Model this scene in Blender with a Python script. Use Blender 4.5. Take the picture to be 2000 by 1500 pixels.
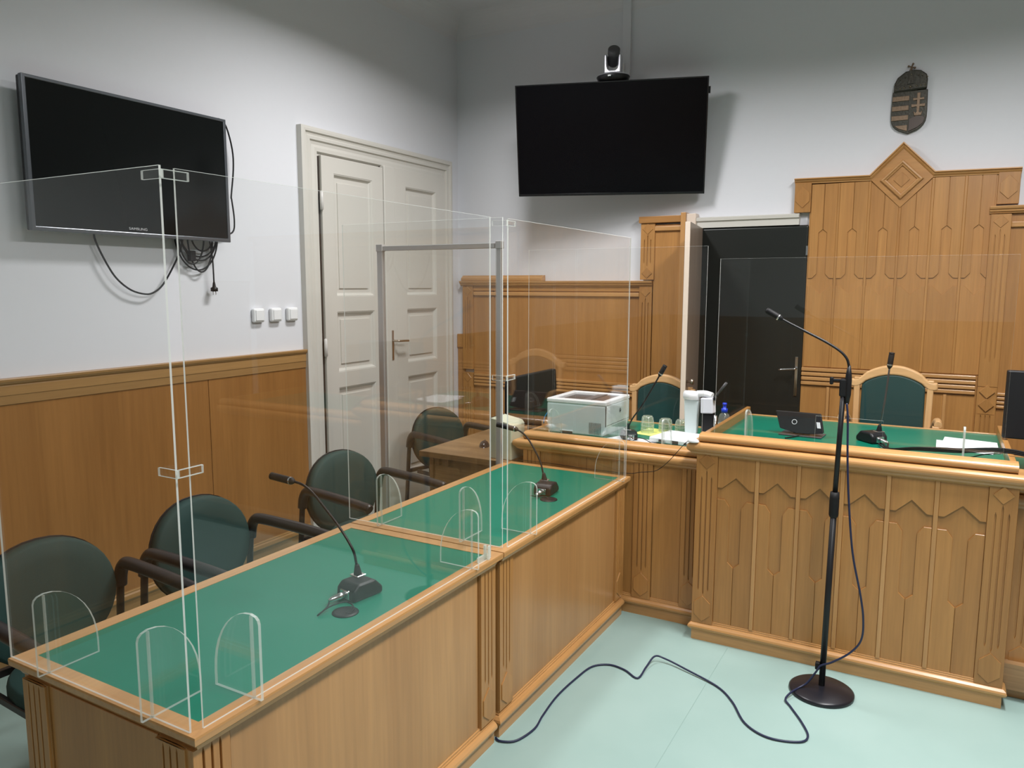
import bpy, bmesh, math, random
from mathutils import Vector, Matrix, Quaternion
random.seed(7)
S = bpy.context.scene
for o in list(bpy.data.objects): bpy.data.objects.remove(o)
C = S.collection
PI = math.pi

# ------------------------------------------------------------------ camera
cam = bpy.data.cameras.new('camera'); co = bpy.data.objects.new('camera', cam); C.objects.link(co)
yaw, pit, rol = math.radians(29.3315), math.radians(7.3172), math.radians(0.128)
F = Vector((-math.sin(yaw)*math.cos(pit), math.cos(yaw)*math.cos(pit), -math.sin(pit)))
R0 = Vector((math.cos(yaw), math.sin(yaw), 0)); U0 = R0.cross(F)
R1 = R0*math.cos(rol) + U0*math.sin(rol); U1 = U0*math.cos(rol) - R0*math.sin(rol)
co.matrix_world = Matrix(((R1.x, U1.x, -F.x, 0), (R1.y, U1.y, -F.y, 0), (R1.z, U1.z, -F.z, 1.7), (0, 0, 0, 1)))
cam.sensor_width = 36; cam.lens = 36*1493.36/2000; cam.clip_start = 0.05
S.camera = co

# ------------------------------------------------------------------ world, lights, exposure
w = bpy.data.worlds.new('world'); S.world = w; w.use_nodes = True
w.node_tree.nodes['Background'].inputs[0].default_value = (0.9, 0.95, 1, 1)
w.node_tree.nodes['Background'].inputs[1].default_value = 0.25

def area(x, y, z, sx, sy, power, col=(1, 0.985, 0.985)):
    l = bpy.data.lights.new('ceiling_lamp', 'AREA'); l.shape = 'RECTANGLE'; l.size = sx; l.size_y = sy
    l.energy = power; l.color = col; l.spread = math.radians(162)
    o = bpy.data.objects.new('ceiling_lamp', l); C.objects.link(o); o.location = (x, y, z)
    return o
area(-2.10, 3.55, 3.46, 0.3, 0.9, 44)
area(0.30, 3.05, 3.46, 0.3, 1.2, 74)
area(0.45, 1.2, 3.46, 0.3, 1.2, 52)
area(0.0, -1.8, 3.46, 0.3, 1.2, 16)
S.view_settings.view_transform = 'Standard'; S.view_settings.look = 'None'
S.view_settings.gamma = 1; S.view_settings.use_curve_mapping = False
S.view_settings.exposure = 0.34
S.cycles.transparent_max_bounces = 40; S.cycles.max_bounces = 12

# ------------------------------------------------------------------ materials
def mat(name, col, rough=0.5, metal=0.0, coat=0.0, spec=0.5, bump=0, bscale=60, vary=0.0):
    m = bpy.data.materials.new(name); m.use_nodes = True; nt = m.node_tree; b = nt.nodes['Principled BSDF']
    b.inputs['Base Color'].default_value = (*col, 1); b.inputs['Roughness'].default_value = rough
    b.inputs['Metallic'].default_value = metal; b.inputs['Coat Weight'].default_value = coat
    b.inputs['Specular IOR Level'].default_value = spec
    if bump or vary:
        tc = nt.nodes.new('ShaderNodeTexCoord'); n = nt.nodes.new('ShaderNodeTexNoise')
        n.inputs['Scale'].default_value = bscale; n.inputs['Detail'].default_value = 5
        nt.links.new(tc.outputs['Object'], n.inputs['Vector'])
        if bump:
            bp = nt.nodes.new('ShaderNodeBump'); bp.inputs['Strength'].default_value = bump; bp.inputs['Distance'].default_value = 0.004
            nt.links.new(n.outputs['Fac'], bp.inputs['Height']); nt.links.new(bp.outputs['Normal'], b.inputs['Normal'])
        if vary:
            mx = nt.nodes.new('ShaderNodeMix'); mx.data_type = 'RGBA'
            mx.inputs[6].default_value = (*[c*(1-vary) for c in col], 1); mx.inputs[7].default_value = (*[min(1, c*(1+vary)) for c in col], 1)
            nt.links.new(n.outputs['Fac'], mx.inputs[0]); nt.links.new(mx.outputs[2], b.inputs['Base Color'])
    return m

def wood(name, dark, light, axis='z', rough=0.36, coat=0.2, fine=1.0, jitter=0.10, sc=1.0):
    m = bpy.data.materials.new(name); m.use_nodes = True; nt = m.node_tree; b = nt.nodes['Principled BSDF']
    N = nt.nodes.new; L = nt.links.new
    tc = N('ShaderNodeTexCoord'); oi = N('ShaderNodeObjectInfo')
    mp = N('ShaderNodeMapping'); s = {'x': (0.7, 14, 14), 'y': (14, 0.7, 14), 'z': (14, 14, 0.7)}[axis]
    mp.inputs['Scale'].default_value = tuple(v*sc for v in s)
    L(tc.outputs['Object'], mp.inputs['Vector'])
    add = N('ShaderNodeVectorMath'); add.operation = 'ADD'
    cmb = N('ShaderNodeCombineXYZ'); mul = N('ShaderNodeMath'); mul.operation = 'MULTIPLY'; mul.inputs[1].default_value = 37.0
    L(oi.outputs['Random'], mul.inputs[0])
    for i in range(3): L(mul.outputs[0], cmb.inputs[i])
    L(mp.outputs[0], add.inputs[0]); L(cmb.outputs[0], add.inputs[1])
    n1 = N('ShaderNodeTexNoise'); n1.inputs['Scale'].default_value = 0.55; n1.inputs['Detail'].default_value = 4; n1.inputs['Roughness'].default_value = 0.55
    n1.inputs['Distortion'].default_value = 0.6
    n2 = N('ShaderNodeTexNoise'); n2.inputs['Scale'].default_value = 7; n2.inputs['Detail'].default_value = 3
    L(add.outputs[0], n1.inputs['Vector']); L(add.outputs[0], n2.inputs['Vector'])
    r = N('ShaderNodeValToRGB'); r.color_ramp.elements[0].position = 0.3; r.color_ramp.elements[1].position = 0.7
    r.color_ramp.elements[0].color = (*dark, 1); r.color_ramp.elements[1].color = (*light, 1)
    L(n1.outputs['Fac'], r.inputs[0])
    mr = N('ShaderNodeMapRange'); mr.inputs[1].default_value = 0.3; mr.inputs[2].default_value = 0.7
    mr.inputs[3].default_value = 1-0.09*fine; mr.inputs[4].default_value = 1+0.06*fine; L(n2.outputs['Fac'], mr.inputs[0])
    mj = N('ShaderNodeMapRange'); mj.inputs[3].default_value = 1-jitter; mj.inputs[4].default_value = 1+jitter*0.6; L(oi.outputs['Random'], mj.inputs[0])
    mm = N('ShaderNodeMath'); mm.operation = 'MULTIPLY'; L(mr.outputs[0], mm.inputs[0]); L(mj.outputs[0], mm.inputs[1])
    sc_ = N('ShaderNodeVectorMath'); sc_.operation = 'SCALE'; L(r.outputs[0], sc_.inputs[0]); L(mm.outputs[0], sc_.inputs['Scale'])
    L(sc_.outputs[0], b.inputs['Base Color'])
    b.inputs['Roughness'].default_value = rough; b.inputs['Coat Weight'].default_value = coat; b.inputs['Coat Roughness'].default_value = 0.16
    bp = N('ShaderNodeBump'); bp.inputs['Strength'].default_value = 0.06; bp.inputs['Distance'].default_value = 0.002
    L(n2.outputs['Fac'], bp.inputs['Height']); L(bp.outputs['Normal'], b.inputs['Normal'])
    return m

WD, WL = (0.365, 0.168, 0.047), (0.460, 0.228, 0.068)
W = {a: wood('beech_'+a, WD, WL, a) for a in 'xyz'}
WR = {a: wood('beech_moulding_'+a, (0.45, 0.225, 0.075), (0.55, 0.295, 0.110), a, rough=0.32, coat=0.35, jitter=0.05) for a in 'xyz'}
WP = {a: wood('beech_panel_'+a, (0.345, 0.158, 0.046), (0.44, 0.215, 0.066), a, jitter=0.04) for a in 'xyz'}
WC = {a: wood('pale_chair_wood_'+a, (0.60, 0.34, 0.15), (0.72, 0.44, 0.21), a, rough=0.3, coat=0.4, jitter=0.03) for a in 'xyz'}
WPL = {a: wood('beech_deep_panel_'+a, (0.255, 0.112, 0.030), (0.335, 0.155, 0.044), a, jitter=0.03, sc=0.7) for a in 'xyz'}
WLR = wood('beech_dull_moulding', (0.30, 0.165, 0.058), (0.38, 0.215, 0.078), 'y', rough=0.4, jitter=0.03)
OAK = wood('oak_veneer', (0.24, 0.135, 0.058), (0.36, 0.215, 0.10), 'x', rough=0.45, coat=0.1, fine=2.2)
OAKY = wood('oak_veneer_edge', (0.22, 0.12, 0.05), (0.32, 0.19, 0.09), 'y', rough=0.45, coat=0.1, fine=2.2)
GREEN = mat('green_linoleum', (0.002, 0.155, 0.094), 0.34, spec=0.36, bump=0.02, bscale=300, vary=0.04)
WALL = mat('wall_paint', (0.69, 0.70, 0.735), 0.9, bump=0.05, bscale=40, vary=0.012)
CEIL = mat('ceiling_paint', (0.70, 0.69, 0.71), 0.95)
DOORW = mat('cream_gloss_paint', (0.60, 0.58, 0.53), 0.38, bump=0.03, bscale=14)
HINGEM = mat('painted_hinge', (0.62, 0.60, 0.57), 0.35)
BLACKP = mat('black_plastic', (0.010, 0.010, 0.0115), 0.42, spec=0.32)
BLACKR = mat('black_rubber', (0.008, 0.008, 0.009), 0.6, spec=0.3)
BROWNBLK = mat('brown_black_arm', (0.020, 0.016, 0.016), 0.38)
SCREEN = mat('switched_off_screen', (0.006, 0.007, 0.007), 0.10, spec=0.22)
SCREEN2 = mat('switched_off_panel', (0.003, 0.003, 0.004), 0.2, spec=0.15)
BEZEL = mat('grey_bezel', (0.12, 0.13, 0.145), 0.22, metal=0.5)
ALU = mat('brushed_aluminium', (0.55, 0.53, 0.52), 0.42, metal=0.6)
CHROME = mat('chrome', (0.75, 0.75, 0.76), 0.14, metal=1.0)
SILVER = mat('silver_plastic', (0.55, 0.55, 0.60), 0.3, metal=0.6)
WHITEP = mat('white_plastic', (0.80, 0.81, 0.82), 0.32)
PRWHITE = mat('printer_top_white', (0.84, 0.85, 0.87), 0.35)
PRGREY = mat('printer_body', (0.62, 0.70, 0.71), 0.4)
DARKGREY = mat('dark_grey_plastic', (0.055, 0.055, 0.06), 0.4)
BEIGE = mat('beige_plastic', (0.55, 0.56, 0.42), 0.45)
PAPER = mat('paper', (0.86, 0.87, 0.90), 0.8)
YELLOW = mat('yellow_paper', (0.78, 0.80, 0.22), 0.7)
FABRIC = mat('green_upholstery', (0.010, 0.040, 0.034), 0.75, bump=0.3, bscale=700, vary=0.12)
FABRIC2 = mat('green_leather', (0.012, 0.050, 0.050), 0.45, bump=0.1, bscale=200, vary=0.06)
PADDED = mat('padded_black_leather', (0.012, 0.014, 0.012), 0.38, spec=0.35)
LEAF = wood('pale_laminate_leaf', (0.28, 0.21, 0.16), (0.34, 0.26, 0.20), 'z', rough=0.4, coat=0.15, jitter=0.0)
LEAFE = mat('pale_leaf_edge', (0.72, 0.60, 0.50), 0.4)
BRASS = mat('aged_brass', (0.50, 0.43, 0.36), 0.35, metal=1.0)
BRONZE = mat('dark_bronze', (0.045, 0.042, 0.032), 0.42, metal=0.5, bump=0.3, bscale=80, vary=0.25)
BRONZEL = mat('light_bronze', (0.20, 0.135, 0.085), 0.42, metal=0.4, bump=0.2, bscale=80, vary=0.2)
JEWEL = mat('polished_bronze', (0.65, 0.60, 0.50), 0.15, metal=1.0)
NAVY = mat('blue_cable', (0.012, 0.018, 0.055), 0.4)
PURPLE = mat('purple_cable', (0.020, 0.012, 0.045), 0.4)
BLUE = mat('blue_cap', (0.01, 0.04, 0.55), 0.35)
BLUEC = mat('light_blue_cable', (0.05, 0.25, 0.55), 0.4)
GAP = mat('dark_gap', (0.03, 0.02, 0.014), 0.8)
LOGO = mat('light_print', (0.55, 0.56, 0.58), 0.4)
LOGOD = mat('dark_print', (0.02, 0.03, 0.03), 0.4)
SOCK = mat('dark_socket', (0.05, 0.05, 0.055), 0.5)
CHAIRLABEL = mat('chair_label', (0.6, 0.65, 0.62), 0.5)

def floor_mat():
    m = mat('mint_vinyl', (0.41, 0.56, 0.49), 0.42, spec=0.4, bump=0.02, bscale=120)
    nt = m.node_tree; N = nt.nodes.new; L = nt.links.new; b = nt.nodes['Principled BSDF']
    tc = N('ShaderNodeTexCoord'); n = N('ShaderNodeTexNoise'); n.inputs['Scale'].default_value = 2.2; n.inputs['Detail'].default_value = 6
    L(tc.outputs['Object'], n.inputs['Vector'])
    r = N('ShaderNodeValToRGB'); r.color_ramp.elements[0].position = 0.35; r.color_ramp.elements[1].position = 0.7
    r.color_ramp.elements[0].color = (0.285, 0.415, 0.385, 1); r.color_ramp.elements[1].color = (0.32, 0.45, 0.42, 1)
    L(n.outputs['Fac'], r.inputs[0]); L(r.outputs[0], b.inputs['Base Color'])
    return m
FLOOR = floor_mat()

def acrylic(name, tint=(1, 1, 1), edge=False):
    m = bpy.data.materials.new(name); m.use_nodes = True; nt = m.node_tree; N = nt.nodes.new; L = nt.links.new
    nt.nodes.remove(nt.nodes['Principled BSDF']); out = nt.nodes['Material Output']
    g = N('ShaderNodeNewGeometry'); ior = N('ShaderNodeMix'); ior.data_type = 'FLOAT'
    ior.inputs[2].default_value = 1.40; ior.inputs[3].default_value = 1/1.40; L(g.outputs['Backfacing'], ior.inputs[0])
    fr = N('ShaderNodeFresnel'); L(ior.outputs[0], fr.inputs['IOR'])
    tr = N('ShaderNodeBsdfTransparent'); tr.inputs[0].default_value = (*tint, 1)
    gl = N('ShaderNodeBsdfGlossy'); gl.inputs['Roughness'].default_value = 0.012; gl.inputs['Color'].default_value = (1, 1, 1, 1)
    mx = N('ShaderNodeMixShader'); L(fr.outputs[0], mx.inputs[0]); L(tr.outputs[0], mx.inputs[1]); L(gl.outputs[0], mx.inputs[2])
    last = mx
    if edge:
        d = N('ShaderNodeBsdfDiffuse'); d.inputs[0].default_value = (0.90, 0.93, 0.90, 1)
        t = N('ShaderNodeBsdfTranslucent'); t.inputs[0].default_value = (0.90, 0.93, 0.90, 1)
        a = N('ShaderNodeMixShader'); a.inputs[0].default_value = 0.5; L(d.outputs[0], a.inputs[1]); L(t.outputs[0], a.inputs[2])
        m2 = N('ShaderNodeMixShader'); m2.inputs[0].default_value = edge; L(mx.outputs[0], m2.inputs[1]); L(a.outputs[0], m2.inputs[2]); last = m2
    L(last.outputs[0], out.inputs[0])
    return m
ACR = acrylic('acrylic_sheet', (0.99, 0.994, 0.99))
ACRS = acrylic('acrylic_slot', (0.95, 0.97, 0.96), 0.22)
ACRE = acrylic('acrylic_cut_edge', (0.9, 0.95, 0.92), 0.8)
ACRF = acrylic('acrylic_foot_edge', (0.90, 0.96, 0.94), 0.55)
GLS = acrylic('drinking_glass', (0.92, 0.95, 0.90), 0.13)
GLR = acrylic('glass_rib', (0.85, 0.9, 0.82), 0.6)
PET = acrylic('clear_bottle', (0.85, 0.9, 0.9), 0.14)

# ------------------------------------------------------------------ mesh helpers
def XZ(y0): return lambda u, v, w: (u, y0-w, v)        # faces -Y
def YZ(x0): return lambda u, v, w: (x0+w, u, v)        # faces +X
def XY(z0): return lambda u, v, w: (u, v, z0+w)        # faces up
class MB:
    def __init__(s): s.bm = bmesh.new()
    def box(s, x0, x1, y0, y1, z0, z1, mi=0):
        v = [s.bm.verts.new(p) for p in ((x0,y0,z0),(x1,y0,z0),(x1,y1,z0),(x0,y1,z0),(x0,y0,z1),(x1,y0,z1),(x1,y1,z1),(x0,y1,z1))]
        for f in ((0,3,2,1),(4,5,6,7),(0,1,5,4),(1,2,6,5),(2,3,7,6),(3,0,4,7)):
            s.bm.faces.new([v[i] for i in f]).material_index = mi
        return s
    def prism(s, out, mp, w0, w1, holes=(), side=0, face=0):
        b2 = bmesh.new(); loops = []
        for lp in [out]+list(holes):
            vs = [b2.verts.new((p[0], p[1], 0)) for p in lp]
            es = [b2.edges.new((vs[i], vs[(i+1) % len(vs)])) for i in range(len(vs))]; loops.append(vs)
        b2.verts.index_update()
        if holes:
            bmesh.ops.triangle_fill(b2, edges=b2.edges[:], use_beauty=True)
            faces = [[v.index for v in f.verts] for f in b2.faces]
        else: faces = [[v.index for v in loops[0]]]
        idl = [[v.index for v in lp] for lp in loops]; pts = [v.co.copy() for v in b2.verts]; b2.free()
        A = [s.bm.verts.new(mp(p.x, p.y, w0)) for p in pts]; B = [s.bm.verts.new(mp(p.x, p.y, w1)) for p in pts]
        for f in faces:
            s.bm.faces.new([A[i] for i in reversed(f)]).material_index = face
            s.bm.faces.new([B[i] for i in f]).material_index = face
        for lp in idl:
            for i in range(len(lp)):
                a, b = lp[i], lp[(i+1) % len(lp)]
                s.bm.faces.new((A[a], A[b], B[b], B[a])).material_index = side
        return s
    def sweep(s, path, prof, mp, closed=False, mi=0):
        n = len(path); P = [Vector(p) for p in path]; rings = []
        for i in range(n):
            d0 = (P[i]-P[i-1]).normalized() if (i > 0 or closed) else None
            d1 = (P[(i+1) % n]-P[i]).normalized() if (i < n-1 or closed) else None
            d0 = d0 or d1; d1 = d1 or d0
            a, b = Vector((d0.y, -d0.x)), Vector((d1.y, -d1.x)); m = (a+b).normalized(); m /= max(0.2, m.dot(a))
            rings.append([s.bm.verts.new(mp(P[i].x+m.x*q[0], P[i].y+m.y*q[0], q[1])) for q in prof])
        k = len(prof)
        for i in range(n if closed else n-1):
            r0, r1 = rings[i], rings[(i+1) % n]
            for j in range(k): s.bm.faces.new((r0[j], r0[(j+1) % k], r1[(j+1) % k], r1[j])).material_index = mi
        if not closed:
            s.bm.faces.new(rings[0]); s.bm.faces.new(list(reversed(rings[-1])))
        return s
    def tube(s, pts, r, seg=10, mi=0, cap=True, smooth=4):
        P = [Vector(p) for p in pts]
        if smooth and len(P) > 2:
            Q = []
            for i in range(len(P)-1):
                p0 = P[max(i-1, 0)]; p1 = P[i]; p2 = P[i+1]; p3 = P[min(i+2, len(P)-1)]
                for t in range(smooth):
                    t /= smooth
                    Q.append(0.5*((2*p1)+(-p0+p2)*t+(2*p0-5*p1+4*p2-p3)*t*t+(-p0+3*p1-3*p2+p3)*t**3))
            P = Q+[P[-1]]
        rr = r if callable(r) else (lambda t: r)
        up = Vector((0.13, 0.21, 0.97)); rings = []
        for i, p in enumerate(P):
            d = (P[min(i+1, len(P)-1)]-P[max(i-1, 0)]).normalized()
            a = d.cross(up)
            if a.length < 1e-3: a = d.cross(Vector((1, 0, 0)))
            a.normalize(); b = a.cross(d); up = b; q = rr(i/(len(P)-1))
            rings.append([s.bm.verts.new(p+q*(a*math.cos(2*PI*j/seg)+b*math.sin(2*PI*j/seg))) for j in range(seg)])
        for i in range(len(rings)-1):
            for j in range(seg):
                f = s.bm.faces.new((rings[i][j], rings[i][(j+1) % seg], rings[i+1][(j+1) % seg], rings[i+1][j])); f.material_index = mi; f.smooth = True
        if cap: s.bm.faces.new(list(reversed(rings[0]))).material_index = mi; s.bm.faces.new(rings[-1]).material_index = mi
        return s
    def lathe(s, prof, c=(0,0,0), axis=(0,0,1), seg=28, mi=0, sx=1.0, sy=1.0):
        q = Vector((0,0,1)).rotation_difference(Vector(axis).normalized()); c = Vector(c); rings = []
        for r, z in prof:
            if r < 1e-6: rings.append([s.bm.verts.new(c+q @ Vector((0,0,z)))])
            else: rings.append([s.bm.verts.new(c+q @ Vector((r*sx*math.cos(2*PI*j/seg), r*sy*math.sin(2*PI*j/seg), z))) for j in range(seg)])
        for a, b in zip(rings, rings[1:]):
            for j in range(seg):
                k = (j+1) % seg
                if len(a) == 1 and len(b) == 1: break
                if len(a) == 1: f = s.bm.faces.new((a[0], b[k], b[j]))
                elif len(b) == 1: f = s.bm.faces.new((a[j], a[k], b[0]))
                else: f = s.bm.faces.new((a[j], a[k], b[k], b[j]))
                f.smooth = True; f.material_index = mi
        return s
    def sphere(s, c, r, mi=0, seg=12, sc=(1,1,1)):
        m = Matrix.Translation(c) @ Matrix.Diagonal((*sc, 1))
        g = bmesh.ops.create_uvsphere(s.bm, u_segments=seg, v_segments=seg//2+2, radius=r, matrix=m)
        for v in g['verts']:
            for f in v.link_faces: f.smooth = True; f.material_index = mi
        return s
    def xform(s, M): bmesh.ops.transform(s.bm, matrix=M, verts=s.bm.verts); return s
    def build(s, name, mats, parent=None, bevel=0.0, seg=2, smooth=False, sub=0):
        bmesh.ops.recalc_face_normals(s.bm, faces=s.bm.faces)
        me = bpy.data.meshes.new(name); s.bm.to_mesh(me); s.bm.free()
        for m in (mats if isinstance(mats, (list, tuple)) else [mats]): me.materials.append(m)
        if smooth:
            for p in me.polygons: p.use_smooth = True
        o = bpy.data.objects.new(name, me); C.objects.link(o)
        if parent: o.parent = parent
        if bevel:
            b = o.modifiers.new('bevel', 'BEVEL'); b.width = bevel; b.segments = seg; b.limit_method = 'ANGLE'; b.angle_limit = math.radians(35)
            b.use_clamp_overlap = True
        if sub:
            q = o.modifiers.new('sub', 'SUBSURF'); q.levels = sub; q.render_levels = sub
        return o
def tag(o, label=None, cat=None, group=None, kind=None):
    if label: o['label'] = label
    if cat: o['category'] = cat
    if group: o['group'] = group
    if kind: o['kind'] = kind
    return o
def thing(name, label, cat, loc=(0,0,0), rz=0, group=None):
    o = bpy.data.objects.new(name, None); C.objects.link(o); o.location = loc; o.rotation_euler = (0, 0, rz); o.empty_display_size = 0.1
    return tag(o, label, cat, group)
def struct(name, mb, m, bevel=0): return tag(mb.build(name, m, None, bevel), kind='structure')
def copy_tree(o, parent=None):
    c = o.copy(); C.objects.link(c); c.parent = parent
    for ch in list(o.children): copy_tree(ch, c)
    return c
def text(s, size, mp, m, parent, name='lettering', depth=0.0004):
    cu = bpy.data.curves.new('t', 'FONT'); cu.body = s; cu.size = size; cu.extrude = depth; cu.align_x = 'CENTER'; cu.align_y = 'CENTER'
    o = bpy.data.objects.new('t', cu); C.objects.link(o); dg = bpy.context.evaluated_depsgraph_get()
    me = bpy.data.meshes.new_from_object(o.evaluated_get(dg)); bpy.data.objects.remove(o)
    for v in me.vertices: v.co = Vector(mp(v.co.x, v.co.y, v.co.z+depth))
    me.materials.clear(); me.materials.append(m); me.name = name
    r = bpy.data.objects.new(name, me); C.objects.link(r); r.parent = parent; return r
def rectp(u0, u1, v0, v1): return [(u0, v0), (u1, v0), (u1, v1), (u0, v1)]

# ------------------------------------------------------------------ shared carpentry
PLINTH = [(-0.02, 0.0), (0.016, 0.0), (0.016, 0.048), (0.022, 0.052), (0.030, 0.060), (0.032, 0.068), (0.029, 0.076), (0.020, 0.084), (0.014, 0.086), (0.014, 0.092), (0.010, 0.093), (0.010, 0.100), (0.004, 0.102), (-0.02, 0.102)]
def arc(cx, cz, rx, rz, a0, a1, n): return [(cx+rx*math.cos(math.radians(a0+(a1-a0)*i/n)), cz+rz*math.sin(math.radians(a0+(a1-a0)*i/n))) for i in range(n+1)]
def nose_low(z): return [(-0.03, z-0.006), (0.004, z-0.006), (0.012, z), (0.02, z+0.004), (0.026, z+0.014)] + arc(0.028, z+0.036, 0.012, 0.018, -60, 80, 6) + [(0.02, z+0.058), (-0.03, z+0.058)]
def nose_up(z): return [(-0.035, z)] + [(0.004, z)] + arc(0.004, z+0.02, 0.016, 0.017, -70, 75, 7) + [(-0.006, z+0.041), (-0.035, z+0.043), (-0.05, z+0.038), (-0.05, z)]
RAIL = lambda t: [(0, t-0.045), (0.012, t-0.045), (0.014, t-0.038), (0.020, t-0.036), (0.022, t-0.028), (0.028, t-0.024), (0.034, t-0.014), (0.036, t-0.004), (0.034, t), (0, t)]

def spike(u, z0, z1, hw=0.0030): return [(u, z0), (u+hw, z0+0.012), (u+hw, z1-0.012), (u, z1), (u-hw, z1-0.012), (u-hw, z0+0.012)]
def pilaster(mp, u0, u1, z0, z1, parent, w0=0.0, w1=0.012, grooves=None, low='hex', top='dia', m=None):
    """fluted pilaster: a back board, a front plate pierced by pointed flutes, raised lozenges"""
    m = m or W['z']; c = (u0+u1)/2; h = (u1-u0)/2
    p = MB(); p.prism(rectp(u0, u1, z0, z1), mp, w0, w1)
    g = grooves or [(z0+0.165, z1-0.085 if top else z1-0.003)]
    holes = []
    for (a, b) in g:
        holes += [spike(c, a-0.02, b), spike(c-h*0.46, a, b-(0.03 if top else 0)), spike(c+h*0.46, a, b-(0.03 if top else 0))]
    p.prism(rectp(u0, u1, z0, z1), mp, w1, w1+0.007, holes=holes)
    o = p.build('pilaster', m, parent, 0.001, 1)
    for kk in ('t', 'l'):
      if kk == 't' and top:
        d = MB(); d.prism([(c, z1-0.078), (c+h*0.74, z1-0.042), (c, z1-0.004), (c-h*0.74, z1-0.042)], mp, w1+0.006, w1+0.011); d.build('carved_lozenge', m, o, 0.001, 1)
      if kk == 'l' and low == 'hex':
        d = MB(); d.prism([(c, z0+0.012), (c+h*0.78, z0+0.045), (c+h*0.78, z0+0.105), (c, z0+0.14), (c-h*0.78, z0+0.105), (c-h*0.78, z0+0.045)], mp, w1+0.006, w1+0.011); d.build('carved_lozenge', m, o, 0.001, 1)
    return o

# ------------------------------------------------------------------ room shell
XL, YB, XRW, YF, HC = -3.51, 5.34, 3.2, -3.2, 3.78
struct('floor', MB().box(XL-0.1, XRW+0.1, YF-0.1, YB+0.1, -0.1, 0), FLOOR)
struct('ceiling', MB().box(XL-0.1, XRW+0.1, YF-0.1, YB+0.1, HC, HC+0.1), CEIL)
wl = struct('wall_left', MB().box(XL-0.12, XL, YF, YB, 0, HC), WALL)
wb = struct('wall_back', MB().box(XL-0.12, XRW+0.12, YB, YB+0.12, 0, HC), WALL)
wr = struct('wall_right', MB().box(XRW, XRW+0.12, YF, YB, 0, HC), WALL)
wf = struct('wall_front', MB().box(XL-0.12, XRW+0.12, YF-0.12, YF, 0, HC), WALL)
fs = MB()
for x in (-0.79, 1.1): fs.box(x-0.0015, x+0.0015, -3.1, 3.5, 0, 0.0006)
fs.build('welded_seam', mat('floor_seam', (0.25, 0.37, 0.34), 0.5), bpy.data.objects['floor'])
# corner coving
struct('trim_1', MB().sweep([(XL, YF), (XL, YB), (XRW, YB)], [(0, HC)]+[(0.16-0.16*math.cos(math.radians(a)), HC-0.16+0.16*math.sin(math.radians(a))) for a in range(0, 91, 10)], lambda u, v, w: (u, v, w)), CEIL)

# left wall wainscot
def wainscot(mp, parent, u0, u1, top, seams, ax, slats=None, frieze=True, base=True, base_top=0.17):
    for a, b in zip([u0]+seams, seams+[u1]):
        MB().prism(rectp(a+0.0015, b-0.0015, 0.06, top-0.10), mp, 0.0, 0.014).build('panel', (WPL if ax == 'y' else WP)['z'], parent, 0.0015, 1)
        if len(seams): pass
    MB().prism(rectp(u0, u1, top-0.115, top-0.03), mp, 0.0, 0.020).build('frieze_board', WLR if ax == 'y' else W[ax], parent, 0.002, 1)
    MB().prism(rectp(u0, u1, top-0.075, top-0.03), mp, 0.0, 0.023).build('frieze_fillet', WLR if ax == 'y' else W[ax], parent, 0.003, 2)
    r = MB(); pr = RAIL(top)
    vs = [[r.bm.verts.new(mp(u, q[1], q[0])) for q in pr] for u in (u0, u1)]
    for j in range(len(pr)): r.bm.faces.new((vs[0][j], vs[0][(j+1) % len(pr)], vs[1][(j+1) % len(pr)], vs[1][j]))
    r.bm.faces.new(vs[0]); r.bm.faces.new(list(reversed(vs[1])))
    r.build('rail_moulding', WLR if ax == 'y' else WR[ax], parent)
    if base:
        pr = [(0, 0), (0.02, 0), (0.02, base_top-0.055), (0.026, base_top-0.05), (0.034, base_top-0.038), (0.03, base_top-0.02), (0.022, base_top-0.014), (0.022, base_top-0.006), (0.016, base_top-0.004), (0.016, base_top), (0, base_top)]
        r = MB(); vs = [[r.bm.verts.new(mp(u, q[1], q[0])) for q in pr] for u in (u0, u1)]
        for j in range(len(pr)): r.bm.faces.new((vs[0][j], vs[0][(j+1) % len(pr)], vs[1][(j+1) % len(pr)], vs[1][j]))
        r.bm.faces.new(vs[0]); r.bm.faces.new(list(reversed(vs[1])))
        r.build('base_moulding', WLR if ax == 'y' else WR[ax], parent)
wainscot(YZ(XL), wl, -3.15, 3.595, 1.300, [-0.6, 1.1, 2.816], 'y')
wainscot(lambda u, v, w: (XRW-w, u, v), wr, -3.15, 5.28, 1.74, [-1.5, 0.2, 1.9, 3.6], 'y')
wainscot(lambda u, v, w: (u, YF+w, v), wf, -3.4, 3.1, 1.30, [-1.7, 0.0, 1.7], 'x')

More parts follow.
